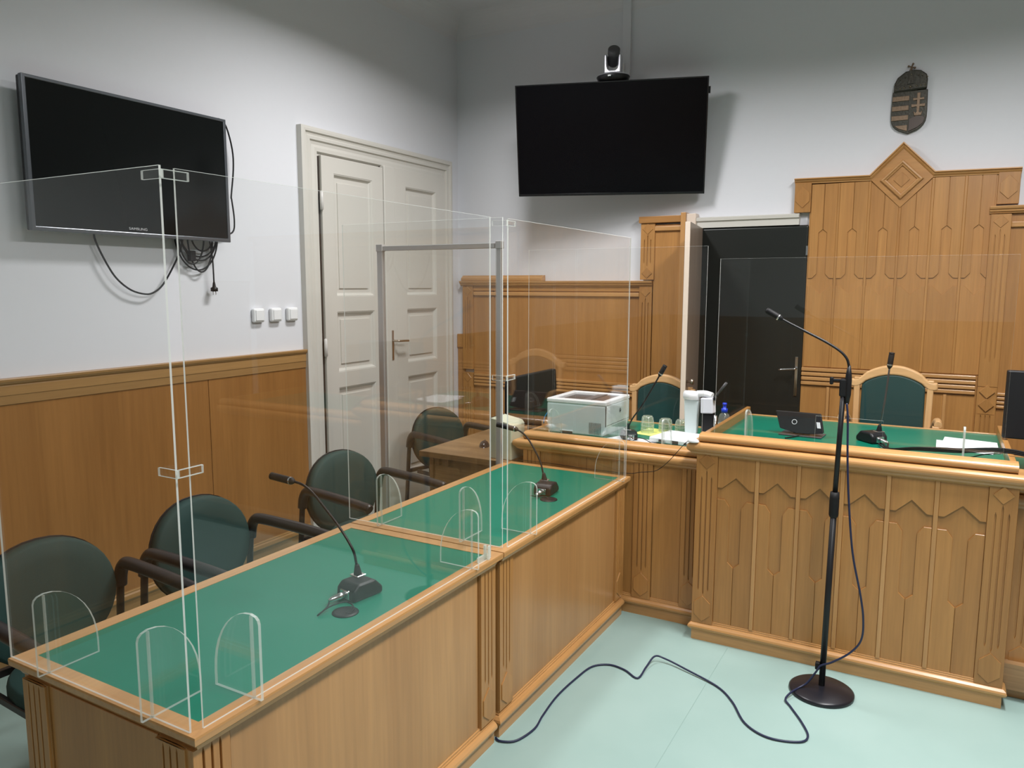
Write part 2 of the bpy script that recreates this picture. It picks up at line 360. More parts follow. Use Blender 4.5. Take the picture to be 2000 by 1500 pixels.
# left double door --------------------------------------------------------
d1 = struct('door_1', MB().box(XL, XL+0.012, 3.60, 5.13, 0, 2.60), DOORW)
fr = MB()
FP = [(0, 0), (0, 0.040), (0.016, 0.046), (0.030, 0.046), (0.036, 0.034), (0.048, 0.030), (0.058, 0.038), (0.074, 0.038), (0.080, 0.026), (0.100, 0.022), (0.118, 0.030), (0.140, 0.030), (0.150, 0.012), (0.150, 0)]
fr.sweep([(3.555, 0), (3.555, 2.672), (5.20, 2.672), (5.20, 0)], FP, YZ(XL+0.0))
fr.build('door_frame', DOORW, d1)
def leaf(y0, y1, z1, pan, w0=0.02, w1=0.048):
    holes = [rectp(pan[0], pan[1], a, b) for a, b in ((1.630, 2.409), (1.132, 1.526), (0.30, 1.025))]
    o = MB().prism(rectp(y0, y1, 0.02, z1), YZ(XL), w0, w1, holes=holes).build('door_leaf', DOORW, d1, 0.003, 2)
    for h in holes:
        a, b, c, d = h[0][0], h[1][0], h[0][1], h[2][1]
        q = MB(); q.prism(rectp(a-0.01, b+0.01, c-0.01, d+0.01), YZ(XL), 0.014, w0+0.006)
        # ogee frame, then the raised field
        q.sweep([(a, c), (b, c), (b, d), (a, d)], [(0, w1-0.002), (-0.006, w1-0.004), (-0.014, w0+0.012), (-0.022, w0+0.006), (0.0, w0+0.0)], YZ(XL), closed=True)
        q.prism(rectp(a+0.045, b-0.045, c+0.05, d-0.05), YZ(XL), w0+0.004, w0+0.014)
        q.build('door_panel', DOORW, o, 0.002, 2)
    return o
la = leaf(3.712, 4.318, 2.512, (3.824, 4.202))
lb = leaf(4.452, 5.075, 2.530, (4.578, 4.955))
MB().box(XL+0.012, XL+0.056, 4.324, 4.446, 0.02, 2.53).build('meeting_post', DOORW, d1, 0.008, 3)
MB().box(XL+0.012, XL+0.018, 4.316, 4.326, 0.02, 2.53).build('shadow_gap', GAP, d1)
MB().box(XL+0.012, XL+0.030, 3.700, 3.711, 0.02, 2.505).build('shadow_gap', GAP, d1)
for z in (2.23, 1.30, 0.35):
    h = MB(); h.lathe([(0, -0.06), (0.011, -0.055), (0.012, -0.001), (0.012, 0.001), (0.011, 0.055), (0, 0.062)], (XL+0.052, 3.703, z), seg=14); h.build('hinge', HINGEM, d1)
dh = MB().prism(rectp(4.377, 4.397, 1.165, 1.380), YZ(XL), 0.056, 0.061).build('handle_plate', BRASS, d1, 0.002)
MB().tube([(XL+0.06, 4.387, 1.305), (XL+0.105, 4.387, 1.305), (XL+0.112, 4.395, 1.305), (XL+0.112, 4.48, 1.302), (XL+0.108, 4.505, 1.30)], 0.008).build('door_handle', BRASS, d1)

# three light switches
for i, (y, lb_) in enumerate(((3.185, 'square white light switch farthest from the cream door, left of three'), (3.320, 'square white light switch in the middle of the three above the wainscot'), (3.453, 'square white light switch closest to the cream door frame'))):
    s = thing('light_switch', lb_, 'switch', (XL, y, 1.525), 0, 'white light switches beside the cream double door')
    MB().prism(rectp(-0.041, 0.041, -0.041, 0.041), YZ(0), 0.0, 0.030).build('switch_housing', WHITEP, s, 0.011, 4)
    MB().prism(rectp(-0.030, 0.030, -0.030, 0.030), YZ(0), 0.029, 0.0345).build('rocker', WHITEP, s, 0.003, 2)

# ------------------------------------------------------------------ back wall woodwork
B = XZ(YB)
def slats(u0, u1, z0, z1, n, mp, w0, w1, parent):
    h = (z1-z0)/n
    for i in range(n):
        MB().prism(rectp(u0, u1, z0+i*h+0.003, z0+(i+1)*h-0.004), mp, w0, w1).build('slat', WR['x'], parent, 0.004, 2)
# section left of the dark door
tag(wb, kind='structure')
for a, b in ((-3.345, -3.165), (-3.155, -1.925)):
    MB().prism(rectp(a, b, 0.05, 1.70), B, 0, 0.026).build('panel', WP['z'], wb, 0.002, 1)
MB().prism(rectp(-3.170, -3.150, 0.05, 1.62), B, 0, 0.033).build('batten', W['z'], wb, 0.002, 1)
MB().prism(rectp(-3.345, -1.925, 1.66, 1.70), B, 0.02, 0.036).build('frieze_board', W['x'], wb, 0.002, 1)
MB().prism(rectp(-3.340, -1.925, 1.622, 1.652), B, 0.02, 0.046).build('frieze_fillet', WR['x'], wb, 0.006, 2)
pilaster(B, -3.440, -3.345, 1.02, 1.70, wb, 0, 0.040, low=None)
pilaster(B, -3.440, -3.345, 0.05, 0.99, wb, 0, 0.040)
pilaster(B, -1.922, -1.826, 0.05, 1.70, wb, 0, 0.044)
slats(-3.335, -1.93, 0.885, 0.990, 4, B, 0.02, 0.046, wb)
r = MB(); pr = [(0.0, 1.697), (0.052, 1.697), (0.056, 1.705), (0.064, 1.708), (0.066, 1.717), (0.074, 1.722), (0.078, 1.732), (0.078, 1.738), (0.0, 1.738)]
vs = [[r.bm.verts.new(B(u, q[1], q[0])) for q in pr] for u in (-3.455, -1.822)]
for j in range(len(pr)): r.bm.faces.new((vs[0][j], vs[0][(j+1) % len(pr)], vs[1][(j+1) % len(pr)], vs[1][j]))
r.bm.faces.new(vs[0]); r.bm.faces.new(list(reversed(vs[1]))); r.build('rail_moulding', WR['x'], wb)
# low return panel in the corner
MB().prism(rectp(-3.505, -3.442, 0.0, 1.20), B, 0, 0.02).build('panel', WP['z'], wb)
MB().prism(rectp(-3.505, -3.442, 1.195, 1.305), B, 0, 0.034).build('rail_moulding', W['x'], wb, 0.004)
# loose strip of moulding lying on the rail
tag(MB().sweep([(-3.44, 1.739), (-2.70, 1.739)], [(0, 0.010), (0, 0.070), (-0.020, 0.072), (-0.030, 0.060), (-0.034, 0.050), (-0.042, 0.048), (-0.044, 0.012)], lambda u, v, w: B(u, v+0.0, w)).build('moulding_strip', WR['x'], None, 0.003),
    'loose length of beech moulding lying on the wainscot rail in the corner', 'moulding')
# narrow tall boxed panelling at the left of the dark door
sp = thing('door_side_panelling', 'tall narrow fluted beech panelling left of the black door', 'panelling', (0, YB, 0))
Q = XZ(0)
MB().prism(rectp(-1.82, -1.62, 0.05, 2.13), Q, 0, 0.05).build('panel', W['z'], sp, 0.002, 1)
pilaster(Q, -1.915, -1.812, 1.745, 2.142, sp, 0.03, 0.055, grooves=[(1.86, 2.06)], low=None)
cc = -1.8635
MB().prism([(cc, 1.755), (cc+0.038, 1.79), (cc, 1.83), (cc-0.038, 1.79)], Q, 0.06, 0.067).build('carved_lozenge', W['z'], sp, 0.001, 1)
MB().prism(rectp(-1.928, -1.617, 2.142, 2.188), Q, 0.0, 0.076).build('cornice', W['x'], sp, 0.003)
MB().prism(rectp(-1.812, -1.62, 2.085, 2.118), Q, 0.03, 0.068).build('cross_rail', WR['x'], sp, 0.004)
MB().prism(rectp(-1.622, -1.586, 0.05, 2.205), Q, 0.0, 0.085).build('corner_post', WR['z'], sp, 0.003)
MB().prism(rectp(-1.590, -1.520, 2.10, 2.195), Q, 0.0, 0.07).build('return_board', LEAFE, sp, 0.002)

# dark padded door with pale outer leaf
d2 = struct('door_2', MB().box(-1.50, -0.80, YB-0.02, YB-0.002, 0.05, 2.095), GAP)
MB().box(-1.50, -0.79, YB-0.045, YB-0.022, 0.06, 2.09).build('padded_leaf', PADDED, d2, 0.01, 3)
MB().sweep([(-1.55, 2.096), (-0.85, 2.096)], [(0, 0), (0, 0.05), (-0.040, 0.05), (-0.046, 0.062), (-0.066, 0.064), (-0.072, 0.05), (-0.072, 0)], lambda u, v, w: B(u, v, w)).build('lintel_trim', DOORW, d2)
MB().box(-0.832, -0.814, YB-0.052, YB-0.045, 0.98, 1.24).build('handle_plate', CHROME, d2, 0.002)
MB().tube([(-0.823, YB-0.05, 1.165), (-0.823, YB-0.10, 1.165), (-0.835, YB-0.108, 1.164), (-0.925, YB-0.108, 1.155)], 0.007).build('door_handle', CHROME, d2)
MB().box(-0.80, -0.788, YB-0.05, YB-0.02, 1.90, 1.96).build('lock_plate', CHROME, d2)
ol = MB(); ol.box(-0.017, 0.017, -0.58, 0, 0.06, 2.095)
olo = ol.build('open_leaf', [LEAF, LEAFE], d2, 0.002, 1)
for p in olo.data.polygons:
    if p.normal.y < -0.9: p.material_index = 1
olo.location = (-1.492, YB-0.05, 0); olo.rotation_euler = (0, 0, math.radians(8.3))
kn = MB().lathe([(0, 0), (0.009, 0.0), (0.009, 0.022), (0.018, 0.028), (0.021, 0.036), (0.017, 0.045), (0, 0.048)], (0.017, -0.555, 1.100), (1, 0, 0), 18)
kn.build('knob', BRASS, olo)

# ------------------------------------------------------------------ big panelled backboard
bb = thing('panelled_backboard', 'tall beech panelled backboard with diamond crest behind the black microphone stand', 'panelling', (0, YB, 0))
P0 = 0.034
MB().prism([(-0.79, 0.05), (0.226, 0.05), (0.226, 2.345), (-0.10, 2.345), (-0.273, 2.52), (-0.445, 2.345), (-0.79, 2.345)], Q, 0, P0).build('back_board', W['z'], bb)
xs = [-0.79, -0.62, -0.445, -0.272, -0.101, 0.069, 0.226]
for x in xs[1:-1]:
    zt = 2.345 if abs(x+0.272) > 0.1 else 2.19
    MB().prism(rectp(x-0.0075, x+0.0075, 1.180, zt), Q, P0, P0+0.009).build('batten', W['z'], bb, 0.002, 1)
def clipz(poly, zl):  # limit a board to below the sloping lower edges of the diamond
    return poly
for i in range(6):
    a, b = xs[i]+0.0075, xs[i+1]-0.0075; c = (a+b)/2
    def zc(x): 
        t = abs(x+0.272); return 2.345 if t >= 0.172 else 2.178+t*0.97
    for s_ in (-1, 1):
        e = a if s_ < 0 else b; k = c-0.0015 if s_ < 0 else c+0.0015
        z1, z2 = zc(e), zc(k)
        pts = [(e, z1), (k, z2), (k, 2.061), (c+s_*0.026, 2.040), (c+s_*0.026, 1.781), (c+s_*0.052, 1.752), (e, 1.752)]
        MB().prism(pts, Q, P0, P0+0.0065).build('side_board', W['z'], bb, 0.0012, 1)
    pts = [(a, 1.18), (b, 1.18), (b, 1.705), (b-0.022, 1.705), (c, 1.652), (a+0.022, 1.705), (a, 1.705)]
    MB().prism(pts, Q, P0, P0+0.0065).build('lower_board', W['z'], bb, 0.0012, 1)
slats(-0.79, 0.195, 1.058, 1.178, 4, Q, P0, P0+0.022, bb)
for i, (a, b) in enumerate(((-0.79, -0.632), (-0.612, 0.195))):
    MB().prism(rectp(a, b, 0.10, 1.052), Q, P0, P0+0.006).build('lower_board', W['z'], bb, 0.0012, 1)
for x in (-0.622, 0.069-0.03):
    MB().prism(rectp(x-0.009, x+0.009, 0.10, 1.052), Q, P0, P0+0.016).build('batten', WR['z'], bb, 0.002, 1)
for (u0, u1) in ((-0.885, -0.785), (0.226, 0.334)):
    c = (u0+u1)/2
    e = MB().prism(rectp(u0, u1, 2.172, 2.358), Q, 0, P0+0.016).build('end_block', W['z'], bb, 0.0015, 1)
    MB().prism([(c, 2.20), (c+0.042, 2.242), (c+0.042, 2.29), (c, 2.335), (c-0.042, 2.29), (c-0.042, 2.242)], Q, P0+0.015, P0+0.021).build('carved_lozenge', W['z'], e, 0.001, 1)
CP = [(0.0, 0.0), (0.0, 0.070), (0.006, 0.072), (0.012, 0.060), (0.016, 0.058), (0.022, 0.052), (0.026, 0.046), (0.032, 0.044), (0.034, 0.0)]
MB().sweep([(-0.888, 2.386), (-0.450, 2.380), (-0.272, 2.563), (-0.094, 2.380), (0.337, 2.373)], [(a, b) for a, b in CP], Q).build('cornice', WR['x'], bb)
dm = MB().prism([(-0.272, 2.532), (-0.098, 2.354), (-0.272, 2.176), (-0.446, 2.354)], Q, P0, P0+0.012).build('diamond_board', W['x'], bb, 0.0015, 1)
rg = MB(); k = 0.118; cx, cz = -0.272, 2.343
rg.sweep([(cx, cz+k), (cx+k, cz), (cx, cz-k), (cx-k, cz)], [(0, 0), (0, 0.010), (0.004, 0.016), (0.012, 0.018), (0.018, 0.012), (0.024, 0.010), (0.028, 0.0)], lambda u, v, w: Q(u, v, w+P0+0.011), closed=True)
rg.build('diamond_moulding', wood('beech_satin', (0.42, 0.21, 0.072), (0.50, 0.27, 0.10), 'x', rough=0.5, coat=0.0), dm)
k = 0.045; MB().prism([(cx, cz+k), (cx+k, cz), (cx, cz-k), (cx-k, cz)], Q, P0+0.011, P0+0.017).build('carved_lozenge', W['z'], dm, 0.001, 1)

# right section of the wall panelling
pilaster(B, 0.204, 0.305, 1.115, 2.115, wb, 0, 0.058, low=None)
for z in (1.130, 1.215+0.0):
    pass
c = 0.2545
for z in (1.085, 1.005):
    MB().prism([(c, z-0.04), (c+0.040, z), (c, z+0.04), (c-0.040, z)], B, 0.060, 0.072).build('carved_lozenge', W['z'], wb, 0.001, 1)
MB().prism(rectp(0.204, 0.305, 0.95, 1.115), B, 0, 0.062).build('pilaster_block', W['z'], wb, 0.001, 1)
pilaster(B, 0.204, 0.305, 0.05, 0.95, wb, 0, 0.058, top=None)
for a, b in ((0.306, 1.70), (1.70, 3.15)): MB().prism(rectp(a, b-0.003, 0.05, 2.12), B, 0, 0.030).build('panel', WP['z'], wb, 0.002, 1)
MB().prism(rectp(0.305, 3.15, 2.040, 2.072), B, 0.02, 0.048).build('frieze_fillet', WR['x'], wb, 0.006, 2)
slats(0.305, 3.15, 0.985, 1.085, 4, B, 0.02, 0.048, wb)
r = MB(); pr = [(a, b+0.423) for a, b in pr]
vs = [[r.bm.verts.new(B(u, q[1], q[0])) for q in pr] for u in (0.196, 3.18)]
for j in range(len(pr)): r.bm.faces.new((vs[0][j], vs[0][(j+1) % len(pr)], vs[1][(j+1) % len(pr)], vs[1][j]))
r.bm.faces.new(vs[0]); r.bm.faces.new(list(reversed(vs[1]))); r.build('rail_moulding', WR['x'], wb)

# platform behind the benches
struct('trim_2', MB().box(-2.0, 3.18, 3.66, YB-0.09, 0, 0.05), OAK)
struct('trim_3', MB().box(-0.93, 3.18, 3.60, YB-0.09, 0.05, 0.16), OAK)

# ------------------------------------------------------------------ judge bench
jb = thing('judge_bench', 'raised central beech bench with zigzag carved front behind the black microphone stand', 'bench', (0, 3.53, 0))
Qf = XZ(0)
MB().box(-0.955, 0.285, 0.0, 0.022, 0.0, 0.965).build('front_board', W['z'], jb)
pilaster(Qf, -0.972, -0.872, 0.086, 0.925, jb, -0.01, 0.010)
pilaster(Qf, 0.205, 0.305, 0.086, 0.925, jb, -0.01, 0.010)
bx = [-0.872+(0.205+0.872)*i/6 for i in range(7)]
for x in bx[1:-1]: MB().prism(rectp(x-0.009, x+0.009, 0.10, 0.925), Qf, 0, 0.014).build('batten', WR['z'], jb, 0.0025, 2)
for i in range(6):
    a = bx[i]+(0.0095 if i else 0.001); b = bx[i+1]-(0.0095 if i < 5 else 0.001); c = (a+b)/2
    MB().prism([(a, 0.925), (a, 0.764), (a+0.022, 0.764), (c, 0.818), (b-0.022, 0.764), (b, 0.764), (b, 0.925)][::-1], Qf, 0, 0.0105).build('top_board', W['z'], jb, 0.0012, 1)
    for s_ in (-1, 1):
        e = a if s_ < 0 else b
        pts = [(e, 0.10), (c+s_*0.0008, 0.10), (c+s_*0.0008, 0.385), (c+s_*0.027, 0.409), (c+s_*0.027, 0.676), (c+s_*0.050, 0.709), (e, 0.709)]
        MB().prism(pts, Qf, 0, 0.0075).build('side_board', W['z'], jb, 0.0012, 1)
IDN = lambda u, v, w: (u, v, w)
path = [(-0.968, 0.30), (-0.968, -0.008), (0.300, -0.008), (0.300, 0.30)]
def sweep_out(path, prof): return MB().sweep(path, [(q[0], q[1]) for q in prof], IDN)
def front_nose(x0, x1, z, par, ret=0.10):
    pth = [(x1, 0.10), (x1, -0.006), (x0, -0.006), (x0, 0.10)]
    MB().sweep(pth[::-1], nose_low(z), IDN).build('edge_moulding', WR['x'], par)
    pth = [(x0+0.012, -0.006), (x1-0.012, -0.006)]
    MB().sweep(pth, nose_up(z+0.058), IDN).build('bolster_moulding', WR['x'], par)
front_nose(-0.975, 0.308, 0.915, jb)
MB().sweep([(-0.955, 0.06), (-0.955, 0.0), (0.290, 0.0), (0.290, 0.06)], PLINTH, IDN).build('plinth', WR['x'], jb)
MB().box(-0.940, 0.272, 0.02, 0.95, 0.935, 0.962).build('worktop', GREEN, jb)
MB().box(-0.940, 0.272, 0.95, 0.968, 0.925, 0.968).build('rear_edge_strip', WR['x'], jb, 0.003)
for x0, x1 in ((-0.962, -0.940), (0.272, 0.294)):
    MB().box(x0, x1, 0.05, 0.972, 0.102, 1.008).build('side_panel', W['y'], jb, 0.003)

# lower benches each side
def low_bench(x0, x1, pils, pans, label, green=True, rims=(True, True)):
    t = thing('clerk_bench', label, 'bench', (0, 3.66, 0))
    MB().box(x0+0.01, x1-0.01, 0.0, 0.02, 0.0, 0.86).build('front_board', WP['z'], t)
    for a, b in pils: pilaster(Qf, a, b, 0.09, 0.812, t, -0.004, 0.010, top=None)
    for a, b in pans: MB().prism(rectp(a, b, 0.10, 0.812), Qf, 0, 0.006).build('panel', W['z'], t, 0.001, 1)
    MB().sweep([(x0, 0.05), (x0, 0.0), (x1-0.0, 0.0)] if rims[0] else [(x0, 0.0), (x1, 0.0)], PLINTH, IDN).build('plinth', WR['x'], t)
    pl = [(x0-0.004, 0.10), (x0-0.004, -0.006), (x1, -0.006)] if rims[0] else [(x0, -0.006), (x1, -0.006)]
    MB().sweep(pl, nose_low(0.806), IDN).build('edge_moulding', WR['x'], t)
    MB().sweep([(x0+(0.012 if rims[0] else 0), -0.006), (x1, -0.006)], nose_up(0.864), IDN).build('bolster_moulding', WR['x'], t)
    MB().box(x0+0.02, x1, 0.02, 0.86, 0.83, 0.852).build('worktop', GREEN, t)
    MB().box(x0+0.02, x1, 0.86, 0.878, 0.82, 0.858).build('rear_edge_strip', WR['x'], t, 0.003)
    if rims[0]: MB().box(x0, x0+0.02, 0.045, 0.88, 0.102, 0.900).build('side_panel', W['y'], t, 0.003)
    if rims[1]: MB().box(x1, x1+0.02, 0.045, 0.88, 0.102, 0.900).build('side_panel', W['y'], t, 0.003)
    return t
lbn = low_bench(-1.985, -0.980, [(-1.975, -1.875), (-1.330, -1.230), (-1.078, -0.982)], [(-1.872, -1.60), (-1.597, -1.333), (-1.227, -1.081)], 'lower beech bench carrying the white printer, left of the raised bench', rims=(True, False))
rbn = low_bench(0.312, 1.70, [(0.316, 0.416), (0.66, 0.76)], [(0.419, 0.657), (0.763, 1.69)], 'lower beech bench at the right edge, right of the raised bench', rims=(False, True))

# ------------------------------------------------------------------ two green-topped desks
def desk(y0, y1, label, left_pil, name='green_desk'):
    X0, X1 = -2.065, -1.340
    t = thing(name, label, 'desk', (0, 0, 0))
    fx = X1-0.022
    M = YZ(fx-0.02)
    MB().box(X0+0.03, fx-0.02, y0+0.022, y0+0.042, 0.0, 0.69).build('end_board', WP['z'], t)
    MB().box(fx-0.04, fx-0.02, y0+0.022, y1-0.022, 0.0, 0.69).build('front_board', WP['z'], t)
    MB().box(X0+0.03, fx-0.02, y1-0.042, y1-0.022, 0.0, 0.69).build('end_board', WP['z'], t)
    MB().prism(rectp(y0+0.12, y1-0.12, 0.10, 0.69), M, 0, 0.006).build('panel', wood('desk_panel', (0.37, 0.185, 0.066), (0.47, 0.25, 0.095), 'z', jitter=0.02, sc=0.6), t, 0.001, 1)
    for a, b in ((y0+0.012, y0+0.112), (y1-0.112, y1-0.012)): pilaster(M, a, b, 0.10, 0.69, t, -0.006, 0.010, top=None, grooves=[(0.265, 0.687)])
    E_ = lambda u, v, w: (u, y0+0.022-w, v)
    for a, b in ((X0+0.045, X0+0.145), (fx-0.125, fx-0.025)): pilaster(E_, a, b, 0.10, 0.69, t, -0.006, 0.008, top=None, grooves=[(0.265, 0.687)])
    MB().prism(rectp(X0+0.15, fx-0.13, 0.10, 0.69), E_, 0, 0.005).build('panel', W['z'], t, 0.001, 1)
    MB().sweep([(X0+0.03, y0+0.022), (fx-0.02, y0+0.022), (fx-0.02, y1-0.022)], PLINTH, IDN).build('plinth', WR['y'], t)
    # top: moulded rim mitred round a green inset
    RP = [(0.0, 0.735), (-0.048, 0.735), (-0.048, 0.70), (-0.048, 0.69), (-0.022, 0.69), (-0.016, 0.702), (-0.004, 0.712), (0.0, 0.716), (0.001, 0.730)]
    MB().sweep([(X0, y0), (X1, y0), (X1, y1), (X0, y1)], RP, IDN, closed=True).build('top_rim', WR['y'], t)
    MB().box(X0+0.047, X1-0.047, y0+0.047, y1-0.047, 0.705, 0.7335).build('worktop', GREEN, t)
    return t
ds1 = desk(1.000, 2.322, 'near beech desk with green top at bottom left', True)
ds2 = desk(2.330, 3.625, 'far beech desk with green top meeting the lower bench', False)

# ------------------------------------------------------------------ acrylic screens
EL = [(0.130*math.sin(math.radians(a)), 0.035+0.172*math.cos(math.radians(a))) for a in (0, 10, 20, 30, 40, 50, 60, 70, 80, 90)]
def foot(parent, at, ang, h=1.0):
    """quarter-rounded slotted foot crossing the sheet; +u runs to the inner side"""
    ca, sa = math.cos(ang), math.sin(ang)
    mp = lambda u, v, w: (at[0]+u*ca-w*sa, at[1]+u*sa+w*ca, at[2]+v)
    out = [(-0.027, 0.0), (0.130, 0.0)] + [(p[0], p[1]*h) for p in reversed(EL)] + [(-0.016, 0.203*h), (-0.024, 0.196*h), (-0.027, 0.186*h)]
    o = MB().prism(out, mp, -0.004, 0.004, side=1).build('support_foot', [ACR, ACRF], parent)
    MB().prism([(-0.0016, 0.0), (0.0016, 0.0), (0.0016, 0.203*h), (-0.0016, 0.203*h)], mp, -0.0042, 0.0042).build('slot', [ACRS], o)
    return o
def clip_(parent, c, s):
    """L-shaped corner connector made of two flat loops"""
    q = MB()
    for k, mp in enumerate((lambda u, v, w: (c[0]-u+0.007, c[1]-w, c[2]+v), lambda u, v, w: (c[0]+w, c[1]+u, c[2]+v))):
        q.prism(rectp(0.0, 0.060, -0.009, 0.009), mp, 0, 0.007, side=0, face=1)
    return q.build('corner_connector', [ACRF, ACR], parent, 0.001, 1)
def xscreen(y, x0, x1, z0, z1, label, feet, cat='screen', hole=None, t=0.005, h=1.0, fz=None):
    o = thing('acrylic_screen', label, cat, ((x0+x1)/2, y, z0), 0, 'clear acrylic protective screens')
    cx = (x0+x1)/2
    out = rectp(x0-cx, x1-cx, 0, z1-z0)
    if hole: out = [(x0-cx, 0), (hole[0]-cx, 0), (hole[0]-cx, hole[2]-z0), (hole[1]-cx, hole[2]-z0), (hole[1]-cx, 0), (x1-cx, 0), (x1-cx, z1-z0), (x0-cx, z1-z0)]
    MB().prism(out, XZ(0), -t/2, t/2, side=1).build('acrylic_sheet', [ACR, ACRE], o)
    for f in feet: foot(o, (f-cx, 0, 0), PI/2, h)
    return o
def yscreen(x, y0, y1, z0, z1, label, feet, t=0.005):
    o = thing('acrylic_screen', label, 'screen', (x, (y0+y1)/2, z0), 0, 'clear acrylic protective screens')
    cy = (y0+y1)/2
    MB().prism(rectp(y0-cy, y1-cy, 0, z1-z0), YZ(0), -t/2, t/2, side=1).build('acrylic_sheet', [ACR, ACRE], o)
    for f in feet: foot(o, (0, f-cy, 0), PI)
    return o
ZT = 1.935
s1 = xscreen(1.010, -2.068, -1.366, 0.7355, ZT, 'acrylic screen along the near end of the near desk', [-1.897, -1.494])
s2 = yscreen(-1.358, 1.036, 2.262, 0.7355, ZT-0.004, 'acrylic screen along the front edge of the near desk', [1.180, 2.138])
s3 = xscreen(2.372, -2.110, -1.372, 0.7355, ZT+0.004, 'acrylic screen across the near end of the far desk, between the two desks', [-1.940, -1.543])
s4 = yscreen(-1.358, 2.384, 3.600, 0.7355, ZT, 'acrylic screen along the front edge of the far desk', [2.568, 3.508])
for z in (1.195-0.012, 0.580): clip_(s2, (0.003, -0.645, z-0.002), 0)
for z in (1.195-0.012, 0.635): clip_(s4, (0.003, -0.627, z), 0)
for (u, w_) in ((0.555, 0),): 
    cl = MB(); cl.box(-0.012, -0.004, 0.54, 0.60, 0.0, 0.018); cl.box(0.004, 0.010, 0.585, 0.595, 0.0, 0.05); cl.box(-0.012, -0.004, 0.585, 0.595, 0.0, 0.05)
    cl.build('edge_connector', [ACRF], s2)
s5 = xscreen(3.728, -1.990, -1.010, 0.853, 1.893, 'frameless acrylic screen standing on the lower bench in front of the white printer', [-1.845, -1.205], h=0.85)
s6 = xscreen(3.640, -0.925, 0.250, 0.963, 1.828, 'acrylic screen with a paper slot on the raised bench', [-0.775, 0.108], hole=(-0.472, -0.197, 1.122), h=0.78)

# aluminium framed screen beside the far desk
af = thing('framed_screen', 'floor-standing clear screen in an aluminium frame before the cream door', 'screen', (-2.475, 3.545, 0))
for x, hw in ((-0.392, 0.019), (0.406, 0.014)):
    p = MB().box(x-hw, x+hw, -0.014, 0.014, 0.0, 1.905).build('post', ALU, af, 0.003)
    MB().box(x-hw-0.003, x+hw+0.003, -0.017, 0.017, 1.895, 1.935).build('corner_cap', ALU, p, 0.002)
    MB().box(x-hw-0.004, x+hw+0.001, -0.035 if x < 0 else -0.02, 0.035 if x < 0 else 0.02, 0.0, 0.02).build('base_foot', ALU, p, 0.004)
MB().box(-0.372, 0.380, -0.012, 0.012, 1.898, 1.925).build('top_rail', ALU, af, 0.002)
MB().prism(rectp(-0.374, 0.382, 0.12, 1.90), XZ(0), -0.002, 0.002, side=1).build('acrylic_sheet', [ACR, ACRE], af)

# ------------------------------------------------------------------ clerk table and what stands on it
ct = thing('oak_table', 'oak veneered table in the corner beside the aluminium framed screen', 'table', (-2.345, 3.575, 0))
MB().box(-0.29, 0.305, 0.0, 1.36, 0.705, 0.738).build('table_top', [OAK], ct, 0.002)
MB().box(-0.25, -0.225, 0.05, 1.30, 0.0, 0.705).build('side_panel', OAKY, ct)
MB().box(0.23, 0.255, 0.05, 1.30, 0.0, 0.705).build('side_panel', OAKY, ct)
MB().box(-0.225, 0.23, 0.06, 0.078, 0.28, 0.70).build('modesty_panel', OAK, ct)
for x in (-0.19, -0.13): MB().box(x-0.018, x+0.018, 0.04, 0.062, 0.655, 0.70).build('bracket', OAKY, ct, 0.004)

mo = thing('monitor', 'black computer monitor on the oak table seen from behind, left of the printer', 'monitor', (-2.27, 4.33, 0.738), 0)
mb_ = MB(); mb_.prism([(-0.36, 0.085), (0.26, 0.085), (0.28, 0.15), (0.285, 0.30), (0.27, 0.41), (-0.35, 0.41), (-0.36, 0.36)], YZ(0), -0.015, 0.025)
mb_.build('casing', BLACKP, mo, 0.008, 3)
MB().prism(rectp(-0.34, 0.25, 0.10, 0.395), YZ(0), -0.017, -0.014).build('screen', SCREEN, mo)
MB().box(-0.02, 0.03, -0.06, 0.06, 0.01, 0.2).build('stand_neck', BLACKP, mo, 0.008)
MB().box(-0.09, 0.10, -0.12, 0.12, 0.0, 0.014).build('stand_base', BLACKP, mo, 0.006)
bxx = thing('beige_device', 'beige upright computer case standing on the oak table by the aluminium post', 'computer', (-2.150, 3.62, 0.738), 0)
MB().prism([(-0.028, 0), (0.110, 0), (0.110, 0.190), (0.095, 0.208), (-0.020, 0.230)], lambda u, v, w: (u, w, v), 0.0, 0.16).build('casing', BEIGE, bxx, 0.004, 2)
MB().prism([(-0.0325, 0.004), (-0.0285, 0.0), (-0.0205, 0.232), (-0.0255, 0.225)], lambda u, v, w: (u, w, v), 0.004, 0.15).build('front_bezel', DARKGREY, bxx, 0.001)
def mouse(loc, label, m, rz, sc=1.0):
    t = thing('computer_mouse', label, 'mouse', loc, rz)
    q = MB().sphere((0, 0, 0), 0.5, sc=(0.062*sc, 0.105*sc, 0.07*sc), seg=20)
    bmesh.ops.bisect_plane(q.bm, geom=q.bm.verts[:]+q.bm.edges[:]+q.bm.faces[:], plane_co=(0, 0, 0), plane_no=(0, 0, 1), clear_inner=True)
    bmesh.ops.holes_fill(q.bm, edges=q.bm.edges[:])
    q.build('mouse_shell', m, t)
    MB().box(-0.0035, 0.0035, 0.02*sc, 0.036*sc, 0.026*sc, 0.0345*sc).build('scroll_wheel', DARKGREY, t, 0.002)
    return t
mouse((-2.365, 3.87, 0.7385), 'dark brown computer mouse on the oak table', mat('brown_mouse', (0.035, 0.022, 0.022), 0.25), 0.4)
kbd = thing('black_device', 'small black telephone handset lying behind the dark mouse on the oak table', 'telephone', (-2.24, 3.92, 0.7385), 0.5)
MB().box(-0.03, 0.03, -0.07, 0.07, 0, 0.022).build('body', BLACKP, kbd, 0.008, 3)
MB().box(-0.022, 0.022, -0.06, -0.02, 0.021, 0.034).build('earpiece', BLACKP, kbd, 0.006, 3)

